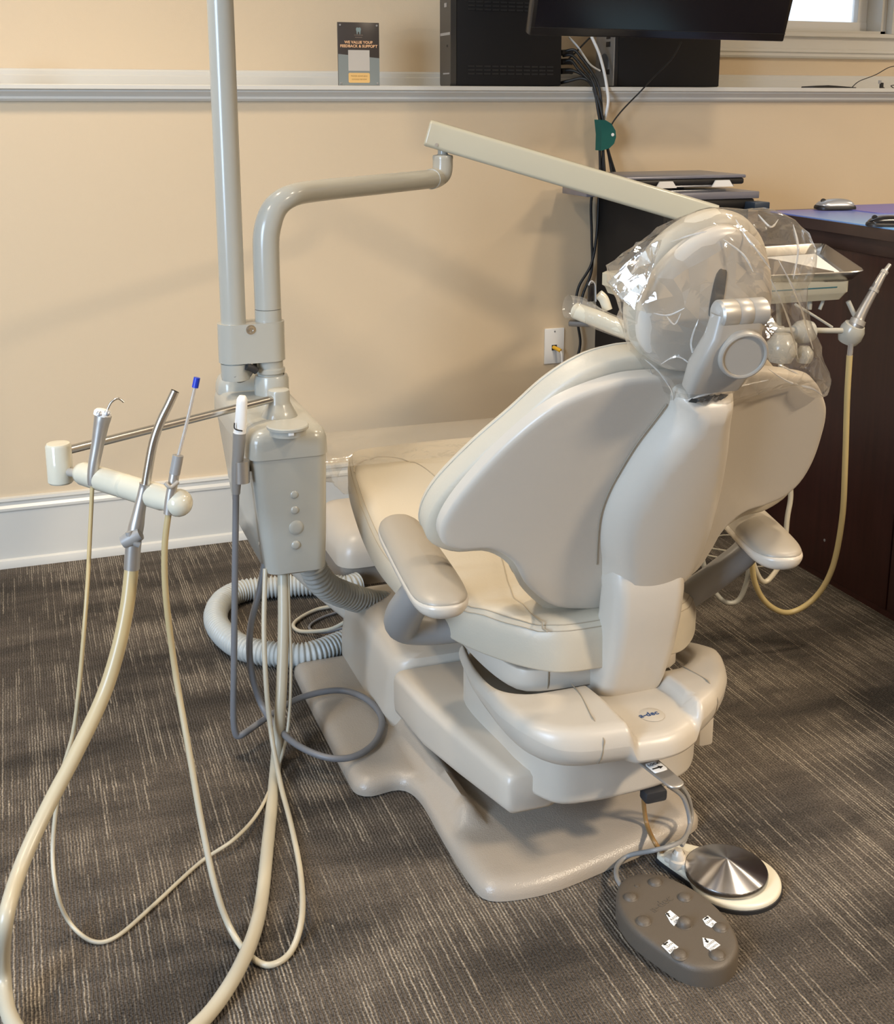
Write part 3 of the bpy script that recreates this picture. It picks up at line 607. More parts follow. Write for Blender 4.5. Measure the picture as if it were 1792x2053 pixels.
mklathe('elbow_collar', [(.0265, -.004), (.0268, .002), (.0255, .006), (.015, .008), (.013, .010), (.013, .026), (0, .026)], etop, (0, 0, 1), UNIT, unit, 32)
# light pole
mklathe('light_pole', [(.0258, zP(745)), (.0268, zP(742)), (.0268, zP(640)), (.0268, 2.3), (0, 2.3)], (LX, PY - .004, 0), (0, 0, 1), UNIT, unit, 40)
mklathe('pole_end', [(.030, zP(752) - .002), (.031, zP(748)), (.031, zP(722))], (LX, PY - .004, 0), (0, 0, 1), UNIT, unit, 40)
x0, x1 = LX - .0345, PX + .0335
st_o = []
for k in range(13): a = math.radians(90 + 15 * k); st_o.append((LX + .0345 * math.cos(a), PY - .002 + .0345 * math.sin(a)))
for k in range(13): a = math.radians(-90 + 15 * k); st_o.append((PX + .0335 * math.cos(a), PY - .002 + .0345 * math.sin(a)))
bm = bmesh.new(); z0, z1 = float(atY(540, 726, PY - .034)[2]), float(atY(540, 648, PY - .034)[2])
loft(bm, [[(x, y, z) for x, y in st_o] for z in (z0, z0 + .0015, z1 - .0015, z1)]); clp = fin('pole_clamp', bm, UNIT, unit, 35)
bs = atY(503, 661, PY - .0365)
mklathe('clamp_bolt', [(.0105, -.004), (.0105, .0005), (.0082, .0005), (.0080, .0035), (.0045, .0038), (.0040, .0015), (0, .0015)], bs, (0, -1, 0), STEEL, clp, 24)
mktube('light_cable', path([(470, 752, ('y', PY - .03)), (478, 762, None), (492, 758, None), (503, 745, None), (512, 730, ('y', PY + .02))]), .006, HOSEG, unit, 10)
mktube('strain_relief', path([(494, 735, ('y', PY - .035)), (505, 738, None), (514, 744, ('y', PY - .03))]), .008, RUBBER, unit, 10)
# assistant's arm with the tool bar
KN = Vector((.040, -1.415, .69))
rod_a = Vector((CCX, CCY, .717)); rod_b = Vector((KN.x, KN.y, .722))
mktube('arm_rod', [rod_a, rod_b], .0078, STEEL, unit, 16, smooth=False)
mklathe('arm_knuckle', [(0, 0), (.019, 0), (.0215, .003), (.0215, .066), (.019, .070), (0, .072)], (KN.x, KN.y, .668), (0, 0, 1), BALL, unit, 32)
zb = .690
ba = atZ(170, 950, zb); bb = atZ(358, 1008, zb); ba = Vector(ba); bb = Vector(bb); bd_ = (bb - ba).normalized()
mktube('bar_rod', [Vector((KN.x, KN.y, zb)), ba + bd_ * .02], .0075, HINGE, unit, 14, smooth=False)
LB = (bb - ba).length; rb = .0205
prof = [(0, -.020), (.012, -.018), (.018, -.010), (rb, 0)]
for k, f in enumerate((.22, .46, .70)):
    z = LB * f; prof += [(rb, z - .004), (rb * .86, z), (rb, z + .004)] if k == 1 else [(rb, z)]
prof += [(rb, LB * .84), (rb * .93, LB * .86)] + [(.0222 * math.cos(a), LB + .0 + .0222 * math.sin(a)) for a in [math.radians(-35 + 12.5 * i) for i in range(10)]] + [(0, LB + .0222)]
mklathe('tool_bar', prof, ba, bd_, BALL, unit, 32, 30)
# curing-light holder on the left side of the housing
hp = Vector(atY(484, 945, -1.24)); 
mktube('holder_stub', [hp, Vector((.402, -1.20, hp.z - .002))], .010, HINGE, unit, 14, smooth=False)
mklathe('holder_clip', [(.0135, -.022), (.0160, -.022), (.0160, .022), (.0135, .022)], hp, (.02, 0, 1), ALU, unit, 24)
# tubes that drop from the housing belong to the instruments; the support link runs back to the chair
mktube('support_link', [(.50, -.9, .37), (.52, -.9, .30), (.60, -.9, .2), (.70, -.95, .11)], .022, SHELL, unit, 14)
# boom
B0 = Vector(etop) + Vector((-.012, -.004, .055)); B1 = Vector(atY(1430, 436, EY - .24))
dB = (B1 - B0).normalized(); lat = Vector((dB.y, -dB.x, 0)).normalized(); upB = lat.cross(dB).normalized()
bm = bmesh.new(); rr = []
for t, s in ((-.032, .9), (-.030, .97), (-.026, 1), (1, 1)):
    c = B0 + dB * t if t < 0 else B1; rr.append([c + lat * a + upB * b for a, b in rrect(-.024 * s, .024 * s, -.034 * s, .034 * s, .010)])
loft(bm, rr); boom = fin('delivery_boom', bm, BOOM, unit, 40)
bmx = Vector(atY(876, 290, EY - .03)); mklathe('boom_screw', [(0, .002), (.0045, .002), (.0045, -.003)], B0 + upB * -.022 + lat * -.0245 * (1 if lat.y > 0 else -1), -lat if lat.y > 0 else lat, HINGE, boom, 14)
mkbox('pivot_block', (etop.x - .012, etop.y - .012, etop.z + .018), (etop.x + .012, etop.y + .012, etop.z + .05), BROWN, unit, .003)
# drop pivot and delivery head behind the headrest
HY = -1.33
mktube('drop_arm', [B1 + dB * -.03 + upB * -.02, B1 + Vector((.02, -.02, -.07)), Vector((1.42, -1.19, .935)), Vector((1.42, -1.19, .90))], .02, UNIT, unit, 16)
hx1 = float(atY(1704, 580, HY)[0]); hz0 = float(atY(1660, 604, HY)[2]); hz1 = float(atY(1660, 560, HY)[2])
bm = bmesh.new(); zt = hz1
loft(bm, [[(x, y, z) for x, y in rrect(*r)] for z, r in ((hz0, (1.26, hx1 - .01, HY + .012, -1.05, .012)), (hz0 + .014, (1.255, hx1 - .003, HY + .003, -1.045, .012)), (hz0 + .018, (1.25, hx1, HY, -1.04, .012)), (zt - .004, (1.25, hx1, HY, -1.04, .012)), (zt, (1.256, hx1 - .006, HY + .006, -1.046, .010)))])
head = fin('delivery_head', bm, BOOM, unit, 40)
mkbox('head_stripe', (1.36, HY - .0012, hz0 + .029), (hx1 - .035, HY + .001, hz0 + .0315), mat('teal_stripe', (.03, .12, .14), .5), head)
mkbox('tray_rest', (1.33, HY + .03, hz1), (hx1 - .02, -1.06, hz1 + .012), BROWNP, head, .003)
for px, dx in ((1623, 0), (1653, -.012)):
    p = Vector(atY(px, 604, HY + .03)); mktube('control_peg', [p + Vector((0, 0, .01)), p + Vector((dx, 0, -.018))], .006 if dx == 0 else .004, UNIT, head, 10, smooth=False)
hpos = Vector(atY(1706, 668, HY))
mktube('holder_brace', path([(1700, 604, ('y', HY + .01)), (1712, 630, None), (1722, 648, ('y', HY))]), .0055, UNIT, unit, 10)
mktube('holder_rail', path([(1560, 662, ('y', HY)), (1690, 663, ('y', HY))]), .0065, UNIT, unit, 12, smooth=False)
rl = Vector(atY(1560, 662, HY)); mktube('holder_bracket', [rl + Vector((.012, 0, 0)), rl + Vector((-.004, .004, .004)), Vector((rl.x - .012, HY + .03, rl.z + .03)), Vector((rl.x - .014, HY + .05, hz0 + .004))], .0085, UNIT, unit, 12)
mklathe('handpiece_holder', [(.010, -.026), (.021, -.022), (.027, -.008), (.027, .010), (.022, .022), (.012, .025), (.010, .020)], hpos, (.15, -.35, 1), UNIT, unit, 28)
mklathe('rail_end', [(0, -.03), (.015, -.027), (.024, -.015), (.027, 0), (.022, .018), (.012, .026), (0, .028)], Vector(atY(1612, 665, HY)), (1, 0, 0), UNIT, unit, 24)
for px, py, r in ((1566, 700, .034), (1612, 712, .020)):
    mklathe('instrument_holder', [(0, -r), (r * .7, -r * .8), (r, -r * .2), (r * .95, r * .4), (r * .5, r), (0, r * 1.02)], Vector(atY(px, py, HY - .02)), (0, 0, 1), UNIT, unit, 24)
mktube('control_tube', path([(1594, 610, ('y', HY)), (1630, 632, None), (1668, 656, ('y', HY))]), .003, UNIT, unit, 8)
# handle with its barrier sleeve on the far left of the head
gp = path([(1150, 624, ('y', -1.17)), (1200, 640, None), (1262, 664, ('y', -1.30)), (1330, 675, ('y', -1.33))])
mktube('head_handle', [gp[0] + Vector((.006, 0, 0))] + gp[1:] + [Vector((1.30, -1.30, .84))], .0185, BALL, unit, 18)
bm = bmesh.new(); tube(bm, spline([gp[0] + Vector((-.012, .006, .010)), gp[0] + Vector((.02, 0, .004)), gp[1], gp[2]], 6), [.026 - .0003 * i for i in range(19)], 14, False); fin('handle_sleeve', bm, FILM2, unit, 60)
mkbox('handle_underside', tuple(gp[0] + Vector((-.01, -.012, -.032))), tuple(gp[0] + Vector((.145, .010, -.020))), BROWNP, unit, .003, rot=-.55, piv=gp[0])
lv = path([(1188, 604, ('y', -1.19)), (1184, 566, ('y', -1.19))])
mkbox('brake_lever', (lv[1].x - .006, lv[1].y - .004, lv[0].z), (lv[1].x + .008, lv[1].y + .004, lv[1].z), BLACKG, unit, .002)
mktube('lever_rim', [Vector((lv[1].x - .006, lv[1].y - .003, lv[1].z - .006)), lv[1] + Vector((0, -.003, .003)), Vector((lv[1].x + .009, lv[1].y - .003, lv[1].z - .006)), Vector((lv[1].x + .012, lv[1].y - .003, lv[0].z))], .0018, SILVER, unit, 8)
mktube('handle_hook', path([(1200, 590, ('y', -1.19)), (1210, 600, None), (1218, 622, ('y', -1.2))]), .011, BALL, unit, 12)
# tubes hanging from the head
mktube('delivery_tube', [Vector((1.62, -1.20, .875)), Vector((1.64, -1.22, .6))] + path([(1585, 985, ('y', -1.24)), (1578, 1040, None), (1570, 1115, None), (1545, 1158, None), (1528, 1165, None), (1512, 1135, None), (1500, 1085, None), (1500, 1030, ('y', -1.28))]) + [Vector((1.44, -1.29, .70)), Vector((1.42, -1.27, .875))], .0062, HOSEW, unit, 10)
mktube('delivery_tube', [Vector((1.36, -1.12, .875)), Vector((1.40, -1.12, .6))] + path([(1415, 1150, ('y', -1.12)), (1428, 1180, None), (1452, 1206, None), (1478, 1205, None), (1494, 1175, None), (1502, 1130, None), (1506, 1060, ('y', -1.2))]) + [Vector((1.40, -1.22, .70)), Vector((1.38, -1.20, .875))], .0062, HOSEG if 0 else mat('pale_grey_tubing', (.40, .39, .34), .35), unit, 10)

# ================================================================== INSTRUMENTS ON THE TOOL BAR
def bar_at(px, py, dy=-.022):
    """point on the front side of the bar"""
    t = np.clip(((px - 170) * 188 + (py - 950) * 58) / (188 ** 2 + 58 ** 2), 0, 1); p = ba + (bb - ba) * float(t); return p
def hang(px, py, y): return Vector(atY(px, py, y))
UB = lambda px: atY(px, 1156, -1.22)
# air water syringe
b = bar_at(190, 950); y1 = b.y - .022
t = thing('air_water_syringe', tuple(hang(188, 975, y1)), 'grey air-water syringe with thin yellowed hose, leftmost on the tool bar', 'syringe')
P = [hang(185, 972, y1), hang(187, 940, y1), hang(196, 890, y1), hang(203, 850, y1), hang(207, 832, y1)]
bm = bmesh.new(); Q = spline(P, 6); n = len(Q); tube(bm, Q, [float(np.interp(i / (n - 1), [0, .1, .5, .85, 1], [.0075, .0085, .0105, .0135, .0140])) for i in range(n)], 20); fin('handle', bm, ALU, t, 50)
hd = hang(206, 826, y1); ax = (P[-1] - P[-2]).normalized()
mklathe('button_cap', [(.0142, -.006), (.0142, 0), (.011, .004), (0, .006)], hd, ax, WHITE, t, 24)
for dx in (-.006, .006): mklathe('push_button', [(.0048, 0), (.0048, .004), (.003, .0055), (0, .006)], hd + Vector((dx, -.009, -.001)), (0, -.8, .6), SILVER, t, 16)
mktube('nozzle', path([(215, 822, ('y', y1)), (222, 808, None), (232, 800, None), (240, 800, None), (248, 806, ('y', y1))]), .0019, STEEL, t, 8, 5)
mktube('hose', path([(185, 972, ('y', y1)), (181, 1060, None), (172, 1220, ('y', -1.60)), (150, 1450, ('y', -1.63)), (122, 1560, ('y', -1.64)), (106, 1690, ('y', -1.66)), (113, 1785, ('y', -1.70)), (140, 1850, ('z', .020)), (185, 1887, ('z', .006)), (232, 1879, ('z', .005)), (300, 1822, ('z', .005)), (400, 1730, ('z', .006)), (470, 1682, ('z', .02)), (520, 1625, ('y', -1.40)), (555, 1545, ('y', -1.33)), (577, 1460, None), (583, 1330, None), (579, 1220, None), (577, 1140, ('y', -1.22))]), .0035, HOSEA, t, 8, 8)
# suction handle
b = bar_at(292, 985); y2 = b.y - .022
t = thing('suction_handle', tuple(hang(265, 1140, y2)), 'bent steel suction wand with thick cream hose, middle of the tool bar', 'suction wand')
bm = bmesh.new(); Q = path([(292, 972, ('y', y2)), (299, 930, None), (308, 885, None), (322, 845, None), (338, 812, None), (351, 784, ('y', y2))]); Q = spline(Q, 7); tube(bm, Q, [float(np.interp(i, [0, len(Q) - 1], [.0075, .0068])) for i in range(len(Q))], 18, False); wt = fin('wand_tip', bm, STEEL, t, 60)
bm = bmesh.new()
Q = spline(path([(264, 1140, ('y', y2)), (268, 1085, None), (275, 1045, None), (283, 1005, None), (291, 970, ('y', y2))]), 6); n = len(Q)
tube(bm, Q, [float(np.interp(i / (n - 1), [0, .3, .45, .62, .8, .97, 1], [.0125, .0125, .0122, .010, .0085, .0085, .0095])) for i in range(n)], 20); fin('valve_body', bm, ALU, t, 50)
v = hang(268, 1078, y2 - .008); mklathe('valve_lever', [(0, -.018), (.010, -.016), (.0128, 0), (.010, .016), (0, .018)], v + Vector((-.003, 0, .0)), (.9, -.25, .45), GREYP, t, 20)
mktube('valve_thumb', path([(258, 1066, ('y', y2 - .012)), (262, 1078, None), (272, 1088, None), (280, 1092, ('y', y2 - .016))]), .0055, GREYP, t, 10)
mktube('hose', path([(264, 1138, ('y', y2)), (255, 1215, None), (236, 1305, None), (205, 1400, ('y', -1.66)), (150, 1515, ('y', -1.70)), (95, 1620, ('y', -1.74)), (42, 1738, ('y', -1.80)), (10, 1850, ('y', -1.88)), (6, 1950, ('z', .05)), (25, 2050, ('z', .02)), (110, 2140, ('z', .012)), (250, 2160, ('z', .012)), (350, 2095, ('z', .012)), (425, 2025, ('z', .012)), (485, 1930, ('z', .02)), (520, 1830, ('y', -1.62)), (537, 1690, ('y', -1.45)), (552, 1540, ('y', -1.33)), (563, 1400, None), (568, 1260, None), (567, 1140, ('y', -1.215))]), .0115, HOSEA, t, 14, 8)
# saliva ejector
b = bar_at(343, 1000); y3 = b.y - .022
t = thing('saliva_ejector', tuple(hang(341, 1030, y3)), 'saliva ejector with blue tip and cream hose, rightmost on the tool bar', 'saliva ejector')
mktube('straw', path([(357, 915, ('y', y3)), (375, 845, None), (391, 775, ('y', y3))]), .0028, CLEARP, t, 10)
mktube('straw_tip', path([(391, 777, ('y', y3)), (395, 757, ('y', y3))]), .0050, BLUE, t, 14, smooth=False)
mktube('cuff', path([(350, 950, ('y', y3)), (354, 930, None), (357, 913, ('y', y3))]), .0085, GREYP, t, 16, 3)
mktube('handle', path([(338, 1030, ('y', y3)), (341, 1000, None), (350, 950, ('y', y3))]), .0080, ALU, t, 16, 4)
mktube('thumb_valve', path([(331, 968, ('y', y3 - .008)), (342, 977, ('y', y3 - .012)), (357, 966, ('y', y3 - .008))]), .0032, HINGE, t, 10)
mktube('hose', path([(338, 1028, ('y', y3)), (330, 1100, None), (333, 1200, None), (352, 1350, ('y', -1.66)), (378, 1500, ('y', -1.70)), (404, 1650, ('y', -1.74)), (432, 1780, ('y', -1.78)), (462, 1862, ('z', .02)), (500, 1915, ('z', .007)), (540, 1935, ('z', .006)), (583, 1908, ('z', .006)), (605, 1840, ('z', .02)), (603, 1755, ('y', -1.62)), (585, 1660, ('y', -1.50)), (562, 1570, ('y', -1.40)), (545, 1480, ('y', -1.33)), (534, 1380, None), (529, 1260, None), (532, 1140, ('y', -1.225))]), .0052, HOSEA, t, 10, 8)
# curing light in the side clip
t = thing('curing_light', tuple(hp), 'white and grey curing light wand with grey cord, clipped to the unit side', 'curing light')
yc = hp.y
bm = bmesh.new(); Q = spline(path([(480, 869, ('y', yc)), (482, 855, None), (484, 820, None), (486, 793, ('y', yc))]), 6); n = len(Q); tube(bm, Q, [float(np.interp(i / (n - 1), [0, .5, .88, 1], [.0125, .0115, .0105, .006])) for i in range(n)], 20); fin('head', bm, WHITE, t, 60)
bm = bmesh.new(); Q = spline(path([(473, 990, ('y', yc)), (475, 940, None), (478, 905, None), (480, 868, ('y', yc))]), 6); n = len(Q); tube(bm, Q, [float(np.interp(i / (n - 1), [0, .3, .6, 1], [.008, .0105, .0115, .0128])) for i in range(n)], 20); fin('grip', bm, HOSEG if 0 else GREYP, t, 50)
mktube('trigger', path([(470, 848, ('y', yc - .01)), (471, 860, None), (486, 864, ('y', yc - .013))]), .0013, INK, t, 6, 4)
mktube('cord', path([(473, 985, ('y', yc)), (471, 1150, ('y', -1.245)), (469, 1330, ('y', -1.25)), (468, 1440, ('y', -1.25)), (474, 1474, ('z', .045)), (490, 1470, ('z', .045)), (545, 1432, ('z', .05)), (605, 1398, ('z', .05)), (680, 1384, ('z', .05)), (735, 1402, ('z', .048)), (765, 1440, ('z', .046)), (752, 1488, ('z', .046)), (705, 1518, ('z', .046)), (645, 1516, ('z', .05)), (580, 1482, ('z', .06)), (528, 1420, ('z', .08)), (503, 1340, ('y', -1.22)), (502, 1260, None), (520, 1185, None), (530, 1130, ('y', -1.2))]), .0068, HOSEG, t, 10, 8)

# ================================================================== CORRUGATED HOSE, UTILITY BOX, FLOOR CABLES
t = thing('utility_box', (.95, -.38, 0), 'low floor utility box with rounded cream lid by the wall', 'utility box')
bm = bmesh.new(); loft(bm, [[(x, y, z) for x, y in rrect(*r)] for z, r in ((0.0, (.775, 1.10, -.485, -.20, .03)), (.075, (.768, 1.105, -.50, -.20, .03)))]); fin('box_base', bm, TAUPE, t)
bm = bmesh.new(); loft(bm, [[(x, y, z) for x, y in rrect(*r)] for z, r in ((.068, (.756, 1.13, -.525, -.17, .05)), (.105, (.756, 1.13, -.525, -.17, .05)), (.138, (.766, 1.12, -.512, -.18, .05)), (.158, (.786, 1.10, -.485, -.20, .05)), (.168, (.81, 1.07, -.45, -.23, .04)))]); fin('box_lid', bm, SHELL, t, 60)
bm = bmesh.new()
P = spline([Vector(atY(625, 1130, -1.10)), Vector(atY(645, 1168, -1.09)), Vector(atY(690, 1192, -1.05)), Vector(atY(760, 1210, -1.00)), Vector(atY(830, 1200, -.96)), Vector((.84, -.86, .19)), Vector((.86, -.80, .12)), Vector((.82, -.83, .05)), Vector((.74, -.87, .032))] + [Vector(atZ(px, py, .031)) for px, py in ((690, 1288), (620, 1312), (555, 1312), (490, 1300), (447, 1270), (432, 1236), (448, 1203), (490, 1184), (560, 1176), (640, 1172))] + [Vector((.76, -.55, .031)), Vector((.80, -.54, .031))], 10)
# resample evenly, ribs every 8 mm
s = [0]
for a, b_ in zip(P, P[1:]): s.append(s[-1] + (b_ - a).length)
st_n = int(s[-1] / .0022); A = np.array([tuple(p) for p in P]); tt = np.linspace(0, s[-1], st_n)
Q = [Vector((np.interp(x, s, A[:, 0]), np.interp(x, s, A[:, 1]), np.interp(x, s, A[:, 2]))) for x in tt]
tube(bm, Q, [.0278 + .0032 * math.cos(2 * math.pi * x / .0105) for x in tt], 20)
tag(fin('corrugated_hose', bm, CORR, None, 180), 'thick grey corrugated vacuum hose coiled on the carpet beside chair', 'hose')
o = mktube('floor_cable', [Vector(atZ(px, py, z)) for px, py, z in ((720, 1195, .01), (680, 1212, .01), (635, 1222, .008), (600, 1240, .008), (588, 1255, .008), (605, 1266, .008), (660, 1262, .03), (700, 1243, .07), (740, 1230, .08))], .005, HOSEW, None, 10); tag(o, 'cream floor cable looped inside the corrugated hose coil', 'cable')
o = mktube('floor_cable', [Vector(atZ(px, py, z)) for px, py, z in ((730, 1200, .006), (690, 1222, .006), (650, 1236, .006), (625, 1250, .006), (622, 1262, .006), (650, 1268, .015), (690, 1258, .06), (740, 1240, .09))], .0035, HOSEG, None, 8); tag(o, 'dark grey thin floor cable inside the corrugated hose coil', 'cable')
for k, pts in enumerate((((1400, 1095), (1440, 1075), (1475, 1072), (1530, 1066)), ((1395, 1095), (1430, 1100), (1480, 1108), (1560, 1120)), ((1410, 1112), (1440, 1118), (1500, 1136), (1560, 1132)))):
    o = mktube('floor_wire', [Vector(atZ(px, py, .003)) for px, py in pts], .003, HOSEW, None, 6)
    tag(o, ('pale thin wire on the carpet beyond the right armrest, farthest of three', 'pale thin wire on the carpet under the right armrest pad, middle one', 'pale thin wire on the carpet below the right armrest, nearest of three')[k], 'wire', 'pale wires on the carpet under the right armrest')

# ================================================================== FOOT CONTROLS
fc = Vector(atZ(1456, 1738, .030)); fc.z = 0
t = thing('foot_control', tuple(fc), 'round polished chrome foot control disc on a cream base', 'foot control')
ear = Vector(atZ(1362, 1715, .012)); ear.z = 0; dv = (ear - fc); aa = math.atan2(dv.y, dv.x)
o2 = []
for k in range(25):
    a = aa + math.radians(42) + math.radians(276) * k / 24; o2.append((fc.x + .010 + .078 * math.cos(a), fc.y - .012 + .076 * math.sin(a)))
nx = Vector((-math.sin(aa), math.cos(aa), 0)); du = dv.normalized()
e = fc + du * .118
for k, (q, w) in enumerate(((-.004, -.030), (.006, -.016), (.006, .016), (-.004, .030))): pp = e + du * q + nx * w; o2.append((pp.x, pp.y))
mkplate('rubber_skirt', [(fc.x + (u - fc.x) * 1.02, fc.y + (v - fc.y) * 1.02) for u, v in o2], .002, .001, .008, .0, XY, RUBBER, t, hm=(lambda u, v: .007, lambda u, v: 0.0), step=.01, n=4)
mkplate('foot_base', o2, .005, .001, .016, .006, XY, SHELL if 0 else WHITE if 0 else mat('cream_enamel', (.74, .69, .56), .3), t, hm=(lambda u, v: .010, lambda u, v: .006), step=.01, n=4)
mklathe('disc_rim', [(.0655, .014), (.070, .018), (.0705, .024), (.069, .0275), (.060, .028)], fc, (0, 0, 1), mat('dark_steel', (.35, .34, .33), .25, 1), t, 48)
mklathe('chrome_disc', [(.0690, .0262), (.0692, .0270), (.0670, .0282), (.030, .0388), (.004, .0460), (0, .0466)], fc, (0, 0, 1), CHROME, t, 96, 20)
kn = Vector(atZ(1360, 1718, .03)); kn.z = 0
mklathe('hose_stem', [(.016, .014), (.0155, .026), (.0115, .028), (.0115, .036), (.0105, .038), (.010, .036), (.006, .044), (0, .044)], kn, (0, 0, 1), SHELL, t, 24)
mkbox('valve_housing', (kn.x - .014, kn.y - .016, .014), (kn.x + .034, kn.y + .026, .026), SHELL, t, .004, rot=aa + math.pi)
mktube('hose', path([(1366, 1695, ('z', .045)), (1374, 1680, ('z', .05)), (1386, 1640, ('y', -1.83)), (1380, 1600, ('y', -1.83)), (1362, 1574, ('y', -1.83)), (1340, 1568, ('y', -1.85)), (1318, 1578, ('y', -1.85))]), .0042, GREYP, t, 10)
mktube('hose', path([(1330, 1712, ('z', .010)), (1312, 1688, ('z', .04)), (1296, 1650, ('y', -1.80)), (1290, 1600, ('y', -1.80)), (1296, 1570, ('y', -1.81))]), .0042, BROWN, t, 10)
# touch pad with domes and stickers
ZP = .034
pad_px = [(1240, 1775), (1262, 1757), (1300, 1752), (1345, 1762), (1400, 1790), (1450, 1833), (1478, 1880), (1478, 1912), (1455, 1938), (1415, 1946), (1370, 1936), (1310, 1898), (1262, 1858), (1236, 1812)]
po = [tuple(atZ(px, py, ZP - .004)[:2]) for px, py in pad_px]; pcx = sum(p[0] for p in po) / len(po); pcy = sum(p[1] for p in po) / len(po)
t = thing('foot_switch', (pcx, pcy, 0), 'brown oval foot switch pad with domed buttons and white stickers', 'foot switch')
mkplate('pad_body', po, .008, .002, ZP, .0, XY, BROWNP, t, hm=(lambda u, v: ZP - .010, lambda u, v: .0), step=.009, ang=60)
for px, py, r in ((1313, 1770, .0105), (1264, 1800, .0105), (1372, 1800, .0105), (1290, 1848, .0115), (1372, 1854, .0115), (1444, 1861, .0105), (1362, 1915, .0115), (1438, 1916, .0115)):
    p = atZ(px, py, ZP); hgt = .012 if (px, py) == (1372, 1854) else .006
    mklathe('dome_button', [(r * 1.12, -.001), (r * 1.1, .0006), (r, .001), (r * .95, hgt * .55), (r * .7, hgt * .88), (0, hgt)], p, (0, 0, 1), BROWNP, t, 22, 60)
mklathe('indicator', [(.004, 0), (.0038, .0012), (0, .0015)], atZ(1277, 1776, ZP), (0, 0, 1), BROWNP, t, 14)
def sticker(px_poly, words, label, ar):
    P = [Vector(atZ(px, py, ZP + .0004)) for px, py in px_poly]; bm = bmesh.new(); f = bm.faces.new([bm.verts.new(p) for p in P])
    r = bmesh.ops.extrude_face_region(bm, geom=[f]); bmesh.ops.translate(bm, verts=[v for v in r['geom'] if isinstance(v, bmesh.types.BMVert)], vec=(0, 0, .0004))
    s = fin('sticker', bm, PAPER, t); s['label'] = label
    return s, sum(P, Vector()) / len(P)
for poly, w, lab_, au, txc, tdir in (
    ([(1334, 1832), (1343, 1825), (1364, 1842), (1351, 1857), (1344, 1850)], ('RAISE', 'UP'), 'white arrow sticker reading RAISE UP', (1339, 1835, -.7, .9), [(1351, 1840), (1356, 1847)], None),
    ([(1408, 1843), (1419, 1836), (1438, 1851), (1426, 1860), (1415, 1854)], ('LEAN', 'UP'), 'white arrow sticker reading LEAN UP', (1416, 1842, .8, .6), [(1422, 1847), (1428, 1853)], None),
    ([(1326, 1896), (1341, 1884), (1360, 1899), (1343, 1913)], ('LEAN', 'BACK'), 'white arrow sticker reading LEAN BACK', (1334, 1893, -.8, -.6), [(1342, 1895), (1348, 1903)], None),
    ([(1408, 1880), (1430, 1884), (1444, 1895), (1425, 1908), (1411, 1897)], ('LOWER', 'DOWN'), 'white arrow sticker reading LOWER DOWN', (1416, 1887, .55, -.75), [(1424, 1892), (1430, 1899)], None)):
    s_, cen = sticker(poly, w, lab_, au)
    td = (Vector(atZ(1360, 1880, ZP)) - Vector(atZ(1340, 1895, ZP))).normalized()
    for (tx, ty), word in zip(txc, w):
        text('sticker_text', word, .0062, frame(Vector(atZ(tx, ty, ZP + .001)), td, Vector((-td.y, td.x, 0))), PRINT, s_, .0001)
    a0 = Vector(atZ(au[0], au[1], ZP)); a1 = Vector(atZ(au[0] + au[2] * 8, au[1] - au[3] * 8, ZP)); bm = bmesh.new(); dd = (a1 - a0).normalized(); arrow(bm, a0 + Vector((0, 0, .0006)), dd, Vector((-dd.y, dd.x, 0)), .011, .007, .0004); fin('sticker_arrow', bm, INK, s_)
text('embossed_mark', 'a-dec', .022, frame(Vector(atZ(1325, 1812, ZP + .0003)), td, Vector((-td.y, td.x, 0))), BROWNP, t, .0005)
mktube('cord', path([(1246, 1778, ('z', .022)), (1236, 1758, ('z', .02)), (1238, 1735, ('z', .015)), (1262, 1715, ('z', .02)), (1310, 1705, ('z', .055)), (1350, 1694, ('z', .06)), (1372, 1680, ('z', .055)), (1383, 1650, ('y', -1.84)), (1370, 1600, ('y', -1.84)), (1340, 1575, ('y', -1.84))]), .0042, GREYP, t, 10)

# ================================================================== PLASTIC COVERS
def crumple(p, s, k):
    n = noise.noise(p * s); r = 1 - abs(noise.noise(p * s * 1.9 + Vector((7, 3, 1)))) * 2; return k * (n * .8 + max(r, 0) ** 3 * .9)
bag = [(-0.128, -0.007), (-0.105, 0.021), (-0.082, 0.042), (-0.048, 0.064), (-0.005, 0.085), (0.033, 0.091), (0.073, 0.091), (0.121, 0.085), (0.155, 0.071), (0.193, 0.046), (0.196, 0.008), (0.187, -0.022), (0.202, -0.062), (0.245, -0.125), (0.270, -0.175), (0.272, -0.222), (0.235, -0.212), (0.204, -0.188), (0.161, -0.188), (0.116, -0.193), (0.056, -0.203), (-0.002, -0.211), (-0.033, -0.174), (-0.058, -0.141), (-0.085, -0.101), (-0.097, -0.07), (-0.102, -0.041)]
def bagtop(u, v):
    h = .010 + .060 * math.exp(-((u - .03) / .05) ** 2 - ((v + .07) / .07) ** 2) + .012 * sst(-.1, -.2, v)
    return h + crumple(Vector((u, v, .3)), 22, .006)
def bagbot(u, v): return -.118 + .05 * sst(-.06, -.14, v) + crumple(Vector((u, v, 2.3)), 20, .006)
def bagmap(u, v, h): return HP + (Vector((u, 0, 0)) + HV * v + HN * (h - .3 * u * u)) * BS
bm = bmesh.new(); plate(bm, bag, .045, .055, bagtop, bagbot, bagmap, step=.016, smooth=False, hm=-.045, e=1.7)
for v in bm.verts:                                          # loose film: sharp, irregular facets
    v.co += (noise.noise_vector(v.co * 33) * .0045 + noise.noise_vector(v.co * 80) * .0030) * (1.9 if v.co.x < HP.x - .085 else 1)
bmesh.ops.recalc_face_normals(bm, faces=bm.faces)
from mathutils.bvhtree import BVHTree
tree = BVHTree.FromBMesh(bm)
o = fin('headrest_cover', bm, FILM, None, 8); tag(o, 'clear crinkled plastic cover bag pulled over the chair headrest', 'plastic cover')
